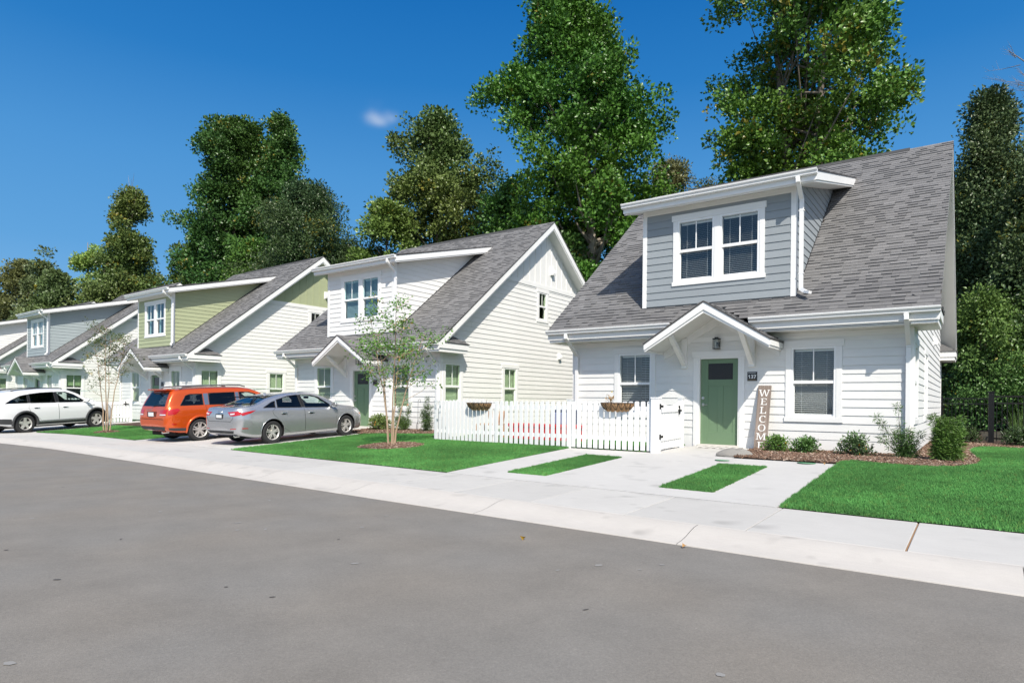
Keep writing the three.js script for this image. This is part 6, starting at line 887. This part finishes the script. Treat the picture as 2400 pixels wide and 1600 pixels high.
// silver saloon
{
  const paint = metallic(C(.50, .505, .52), .25, .7), x = -16.72, z = -11.75;
  const c = makeCar({ name: 'silver_car', scale: .955, label: 'silver saloon car parked nose first before the white cottage', pos: [x, placeCar(x, z), z], turn: 93.2 * Math.PI / 180, pitch: .046, paint, wb: 2.805, wr: .333, tw: .205, rim: .222, track: 1.60, spokes: 5, twin: true, twinA: .17, sw0: .016, sw1: .015,
    top: [[-2.5, .80], [-2.485, .93], [-2.44, 1.045], [-2.32, 1.092], [-1.98, 1.13], [-1.78, 1.175], [-1.25, 1.355], [-.75, 1.45], [-.2, 1.475], [.28, 1.445], [.7, 1.325], [1.12, 1.085], [1.25, 1.035], [1.8, .955], [2.12, .85], [2.29, .71], [2.36, .58]],
    belt: [[-2.5, .78], [-2.47, .90], [-2.38, 1.0], [-2.1, 1.035], [-1.5, 1.03], [-.5, .985], [.6, .94], [1.2, .915], [1.8, .865], [2.12, .77], [2.36, .54]],
    bot: [[-2.5, .44], [-2.42, .34], [-2.2, .26], [-1.9, .21], [-1, .185], [1, .185], [1.9, .19], [2.2, .2], [2.33, .26], [2.36, .34]],
    wide: [[-2.5, .56], [-2.485, .66], [-2.43, .765], [-2.3, .855], [-2.05, .91], [-1, .932], [1, .93], [1.7, .912], [2.05, .84], [2.24, .70], [2.33, .55], [2.36, .42]], tumble: .40,
    windows: [{ pts: [[-1.66, 1.055], [-1.27, 1.045], [-1.22, 1.235], [-1.35, 1.2]], tint: true }, { pts: [[-1.2, 1.045], [-.32, 1.012], [-.34, 1.385], [-.7, 1.36], [-1.16, 1.262]], tint: true }, { pts: [[-.2, 1.008], [.82, .972], [.78, 1.06], [.42, 1.29], [.16, 1.365], [-.24, 1.388]] }],
    rear: [.60, .50, 1.15, 1.375], front: [.68, .54, 1.07, 1.36],
    pillars: [[[-.31, 1.012], [-.21, 1.01], [-.25, 1.385], [-.33, 1.385]]],
    doors: [{ pts: [[-1.28, 1.035], [-.27, .998], [-.27, .29], [-.78, .285], [-1.0, .42], [-1.16, .66], [-1.38, .86], [-1.4, .95]], handle: [-1.02, .875] }, { pts: [[-.255, .998], [.98, .935], [1.02, .8], [.94, .5], [.9, .3], [-.255, .29]], handle: [-.02, .845] }], chromeHandles: true, mirror: [.80, .99],
    sideBits: [['tail_light', [[-2.39, .93], [-2.2, .97], [-1.93, 1.005], [-2.1, .93], [-2.33, .86]], CM.red, .006], ['turn_signal', [[2.0, .73], [2.14, .70], [2.12, .66], [2.04, .67]], CM.amber, .008], ['headlight', [[1.72, .86], [2.0, .80], [2.2, .67], [2.1, .62], [1.9, .72]], CM.lampClear, .004], ['reflector', [[-2.36, .52], [-2.2, .515], [-2.2, .495], [-2.34, .495]], CM.red, .006]],
    rearBits: [['tail_light', [[.36, .965], [.72, .985], [.80, .97], [.80, .88], [.66, .855], [.50, .86], [.42, .93]], CM.red, .006], ['lamp_lens', [[.48, .925], [.67, .935], [.66, .90], [.52, .89]], CM.lampClear, .010], ['reflector', [[.5, .50], [.7, .515], [.7, .49], [.5, .478]], CM.red, .006]],
    frontBits: [['grille', [[0, .66], [.36, .64], [.3, .42], [0, .42]], CM.rubber, .004]] });
  const { car, patch, onEnd } = c;
  part('boot_seam', tube([...range(-.52, .52, .08).map((v) => onEnd(v, .70, -1, .001))], .005, 6), CM.seam, car);
  part('boot_seam', tube([onEnd(.52, .70, -1, .001), onEnd(.6, .78, -1, .001), onEnd(.62, .86, -1, .001)], .005, 6), CM.seam, car); part('boot_seam', tube([onEnd(-.52, .70, -1, .001), onEnd(-.6, .78, -1, .001), onEnd(-.62, .86, -1, .001)], .005, 6), CM.seam, car);
  const px2 = onEnd(0, .82, -1)[0]; const pl = part('number_plate', rbox(px2 - .012, .775, -.16, px2 + .02, .91, .16, .006), CM.rubber, car); part('plate_face', box(px2 - .016, .80, -.125, px2 - .0125, .885, .125), CM.plate, pl);
  const ex = onEnd(0, .985, -1)[0]; part('badge', (() => { const q = new THREE.TorusGeometry(.05, .006, 6, 28); q.rotateY(Math.PI / 2); q.scale(1, .58, 1.15); const h = [bar([0, -.018, -.016], [0, .018, -.03], .007, .007), bar([0, -.018, .03], [0, .018, .016], .007, .007), bar([0, -.004, -.022], [0, .004, .022], .006, .007)]; const m = merged([q, ...h].map((e) => (e.index ? e.toNonIndexed() : e))); m.translate(ex - .012, .985, 0); return m; })(), CM.chrome, car);
  part('exhaust', (() => { const q = new THREE.CylinderGeometry(.045, .045, .16, 20, 1, true); q.rotateZ(Math.PI / 2); q.scale(1, .7, 1.5); q.translate(-2.36, .27, .52); return q; })(), CM.chrome, car);
  part('lower_valance', patch([[-.62, .44], [.62, .44], [.56, .36], [-.56, .36]], 1, .006, -1, .06), CM.cladding, car);
  part('roof_antenna', (() => { const q = new THREE.ConeGeometry(.03, .075, 10); q.scale(2.2, 1, .8); q.rotateZ(.7); q.translate(-1.02, 1.44, 0); return q; })(), paint, car);
}
// orange sport utility car
{
  const paint = metallic(C(.66, .092, .008), .24, .4), x = -19.80, z = -11.42;
  const c = makeCar({ name: 'orange_car', scale: .955, label: 'copper orange family car with roof rails beside the silver car', pos: [x, placeCar(x, z), z], turn: 91.2 * Math.PI / 180, pitch: .046, paint, wb: 2.89, wr: .352, tw: .225, rim: .242, track: 1.60, spokes: 5, twin: true, twinA: .2, sw0: .02, sw1: .019,
    top: [[-2.49, .74], [-2.475, .9], [-2.44, 1.04], [-2.36, 1.22], [-2.24, 1.46], [-2.14, 1.6], [-2.02, 1.645], [-1.6, 1.672], [-.8, 1.695], [0, 1.685], [.45, 1.64], [.9, 1.47], [1.36, 1.15], [1.5, 1.1], [2.05, 1.0], [2.27, .88], [2.38, .74], [2.41, .62]],
    belt: [[-2.49, .72], [-2.46, .88], [-2.38, 1.03], [-2.2, 1.085], [-1.5, 1.085], [0, 1.06], [1.2, 1.025], [1.8, .96], [2.15, .86], [2.41, .58]],
    bot: [[-2.49, .52], [-2.42, .40], [-2.25, .33], [-1.9, .28], [1.9, .26], [2.25, .28], [2.41, .42]],
    wide: [[-2.49, .70], [-2.475, .77], [-2.42, .845], [-2.28, .90], [-1.95, .925], [1.5, .925], [1.95, .89], [2.2, .77], [2.36, .6], [2.41, .46]], tumble: .27,
    windows: [{ pts: [[-2.02, 1.135], [-1.28, 1.13], [-1.26, 1.475], [-1.66, 1.475], [-1.8, 1.43]], tint: true }, { pts: [[-1.08, 1.13], [-.16, 1.115], [-.14, 1.5], [-1.05, 1.49]], tint: true }, { pts: [[-.0, 1.112], [1.06, 1.09], [1.0, 1.15], [.62, 1.42], [.4, 1.49], [.02, 1.502]] }],
    rear: [.66, .53, 1.13, 1.55], front: [.7, .56, 1.16, 1.56], seatUp: .16, rvm: .05,
    pillars: [[[-1.24, 1.13], [-1.1, 1.13], [-1.07, 1.49], [-1.23, 1.485]], [[-.14, 1.115], [-.02, 1.112], [0, 1.5], [-.12, 1.5]]], pillarMat: phy(C(.10, .13, .19), .1, { clearcoat: 1 }),
    doors: [{ pts: [[-1.22, 1.12], [-.1, 1.1], [-.1, .4], [-.86, .4], [-1.02, .62], [-1.2, .82]], handle: [-1.0, .96] }, { pts: [[-.085, 1.1], [1.12, 1.05], [1.1, .7], [1.0, .4], [-.085, .4]], handle: [.08, .945] }], chromeHandles: true, mirror: [.95, 1.11], archGrow: .01, archOff: .004, archR: .034,
    sideBits: [['tail_light', [[-2.40, 1.02], [-2.12, 1.05], [-2.06, 1.0], [-2.2, .88], [-2.41, .86]], CM.red, .008], ['side_cladding', [[-2.4, .47], [-1.86, .44], [-1.86, .35], [-2.2, .37], [-2.36, .4]], CM.cladding, .006], ['side_marker', [[-2.33, .60], [-2.18, .585], [-2.18, .56], [-2.3, .56]], CM.red, .006]],
    rearBits: [['tail_light', [[.50, 1.0], [.80, 1.03], [.80, .85], [.50, .85]], CM.red, .008], ['lamp_bar', [[.51, .885], [.79, .885], [.79, .856], [.51, .856]], CM.lampClear, .011]], frontBits: [['headlight', [[.5, .85], [.74, .86], [.72, .72], [.5, .72]], CM.lampClear, .005]] });
  const { car, patch, onEnd, on, zAt, top } = c;
  part('lower_bumper', patch([[-.76, .50], [.76, .50], [.66, .40], [-.66, .40]], 1, .008, -1, .06), CM.cladding, car); part('bumper_seam', tube(range(-.7, .7, .1).map((v) => onEnd(v, .73, -1, .001)), .007, 6), CM.seam, car);
  const rx = onEnd(0, .89, -1)[0]; part('plate_recess', patch([[-.3, .96], [.3, .96], [.27, .8], [-.27, .8]], 1, .004, -1, .06), phy(C(.16, .03, .012), .4, { metalness: .4 }), car); const pl = part('number_plate', rbox(rx - .018, .815, -.15, rx, .945, .15, .004), CM.plate, car); part('plate_frame', [box(rx - .02, .811, -.155, rx - .005, .818, .155), box(rx - .02, .942, -.155, rx - .005, .949, .155)], CM.rubber, pl);
  const g = new TextGeometry('DODGE', { font: fontS, size: .045, depth: .006 }); { const P = g.attributes.position; for (let i = 0; i < P.count; i++) P.setX(i, P.getX(i)); } g.computeBoundingBox(); g.translate(-(g.boundingBox.max.x) / 2, 0, 0); g.scale(1.7, 1, 1); g.rotateY(-Math.PI / 2); g.translate(onEnd(0, 1.02, -1)[0] - .012, .995, -.06); part('lettering', g, CM.chrome, car);
  part('tailgate_spoiler', (() => { const q = rbox(-.16, -.02, -.58, .12, .02, .58, .018, 2); q.rotateZ(-.05); q.translate(-2.14, 1.625, 0); return q; })(), paint, car);
  part('wiper', tube([onEnd(.02, 1.13, -1, .02), onEnd(.2, 1.15, -1, .025), onEnd(.42, 1.165, -1, .025)], .009, 6), CM.rubber, car);
  for (const s of [1, -1]) part('roof_rail', [tube([[-1.9, 1.635, s * .585], [-1.78, 1.70, s * .585], [-1.5, 1.718, s * .59], [-.6, 1.74, s * .595], [.15, 1.725, s * .59], [.33, 1.68, s * .585]], .021, 8)], std(C(.2, .2, .205), .35, { metalness: .6 }), car);
  part('exhaust', (() => { const q = new THREE.CylinderGeometry(.035, .035, .2, 16); q.rotateZ(Math.PI / 2); q.translate(-2.33, .32, .5); return q; })(), CM.chrome, car);
}
// white sport utility car
{
  const paint = phy(C(.80, .80, .80), .3, { clearcoat: 1, clearcoatRoughness: .04 }), x = -30.67, z = -9.95;
  const c = makeCar({ name: 'white_car', label: 'white family car with black wheel arch trim at the left edge', pos: [x, placeCar(x, z) - .01, z], turn: 105 * Math.PI / 180, pitch: .044, paint, wb: 2.815, wr: .362, tw: .235, rim: .235, track: 1.63, spokes: 5, sw0: .045, sw1: .05,
    top: [[-2.42, .8], [-2.405, .96], [-2.36, 1.1], [-2.24, 1.3], [-2.08, 1.5], [-1.98, 1.57], [-1.7, 1.615], [-1, 1.675], [-.3, 1.695], [.25, 1.665], [.7, 1.52], [1.2, 1.19], [1.34, 1.13], [1.95, 1.04], [2.2, .93], [2.33, .79], [2.39, .64]],
    belt: [[-2.42, .78], [-2.39, .92], [-2.3, 1.06], [-2.1, 1.11], [-1.5, 1.11], [0, 1.085], [1.1, 1.06], [1.8, 1.0], [2.12, .88], [2.39, .6]],
    bot: [[-2.42, .5], [-2.34, .38], [-2.1, .31], [-1.8, .25], [1.8, .25], [2.15, .27], [2.39, .4]],
    wide: [[-2.42, .66], [-2.4, .76], [-2.33, .86], [-2.15, .925], [-1.8, .95], [1.5, .948], [1.95, .91], [2.2, .78], [2.34, .6], [2.39, .46]], tumble: .28,
    windows: [{ pts: [[-2.06, 1.15], [-1.26, 1.145], [-1.24, 1.47], [-1.5, 1.42], [-1.85, 1.27]], tint: true }, { pts: [[-1.18, 1.145], [-.22, 1.13], [-.22, 1.545], [-.7, 1.53], [-1.16, 1.485]], tint: true }, { pts: [[-.1, 1.13], [.98, 1.105], [.92, 1.18], [.55, 1.43], [.25, 1.54], [-.1, 1.55]] }],
    rear: [.66, .54, 1.16, 1.5], front: [.7, .55, 1.18, 1.55], seatUp: .16,
    pillars: [[[-.225, 1.13], [-.095, 1.13], [-.095, 1.552], [-.225, 1.547]], [[-1.265, 1.143], [-1.175, 1.143], [-1.155, 1.487], [-1.245, 1.472]]],
    doors: [{ pts: [[-1.24, 1.12], [-.16, 1.11], [-.16, .46], [-.82, .46], [-.98, .62], [-1.2, .8], [-1.28, .95]], handle: [-1.0, .975] }, { pts: [[-.145, 1.11], [1.08, 1.07], [1.06, .7], [.98, .46], [-.145, .46]], handle: [.1, .96] }], mirror: [.92, 1.13], archMat: CM.cladding, archGrow: .03, archOff: .006, archR: .042,
    sideBits: [['side_cladding', [[-1.0, .44], [.98, .44], [1.02, .3], [-1.02, .3]], CM.cladding, .006], ['rear_cladding', [[-2.38, .6], [-1.9, .56], [-1.88, .36], [-2.28, .4]], CM.cladding, .005], ['fender_vent', [[1.02, .985], [1.36, .98], [1.32, .955], [1.06, .96]], CM.chrome, .006], ['headlight', [[1.84, .98], [2.12, .93], [2.26, .8], [2.0, .84]], CM.lampClear, .005]],
    rearBits: [['tail_light', [[.6, 1.05], [.78, 1.06], [.78, .86], [.64, .86]], CM.red, .008], ['lower_bumper', [[0, .56], [.7, .56], [.62, .42], [0, .42]], CM.cladding, .006]], frontBits: [['grille', [[0, .86], [.5, .84], [.46, .62], [0, .6]], CM.rubber, .004]] });
  const { car } = c; for (const s of [1, -1]) { part('sill_bar', rbox(-.95, .395, s * .955 - .012, .95, .425, s * .955 + .012, .01, 2), CM.chrome, car); part('roof_rail', tube([[-1.7, 1.61, s * .6], [-1.55, 1.655, s * .6], [-.6, 1.715, s * .61], [.1, 1.70, s * .605], [.2, 1.665, s * .6]], .016, 8), CM.rubber, car); }
}
renderer.render(scene, camera);
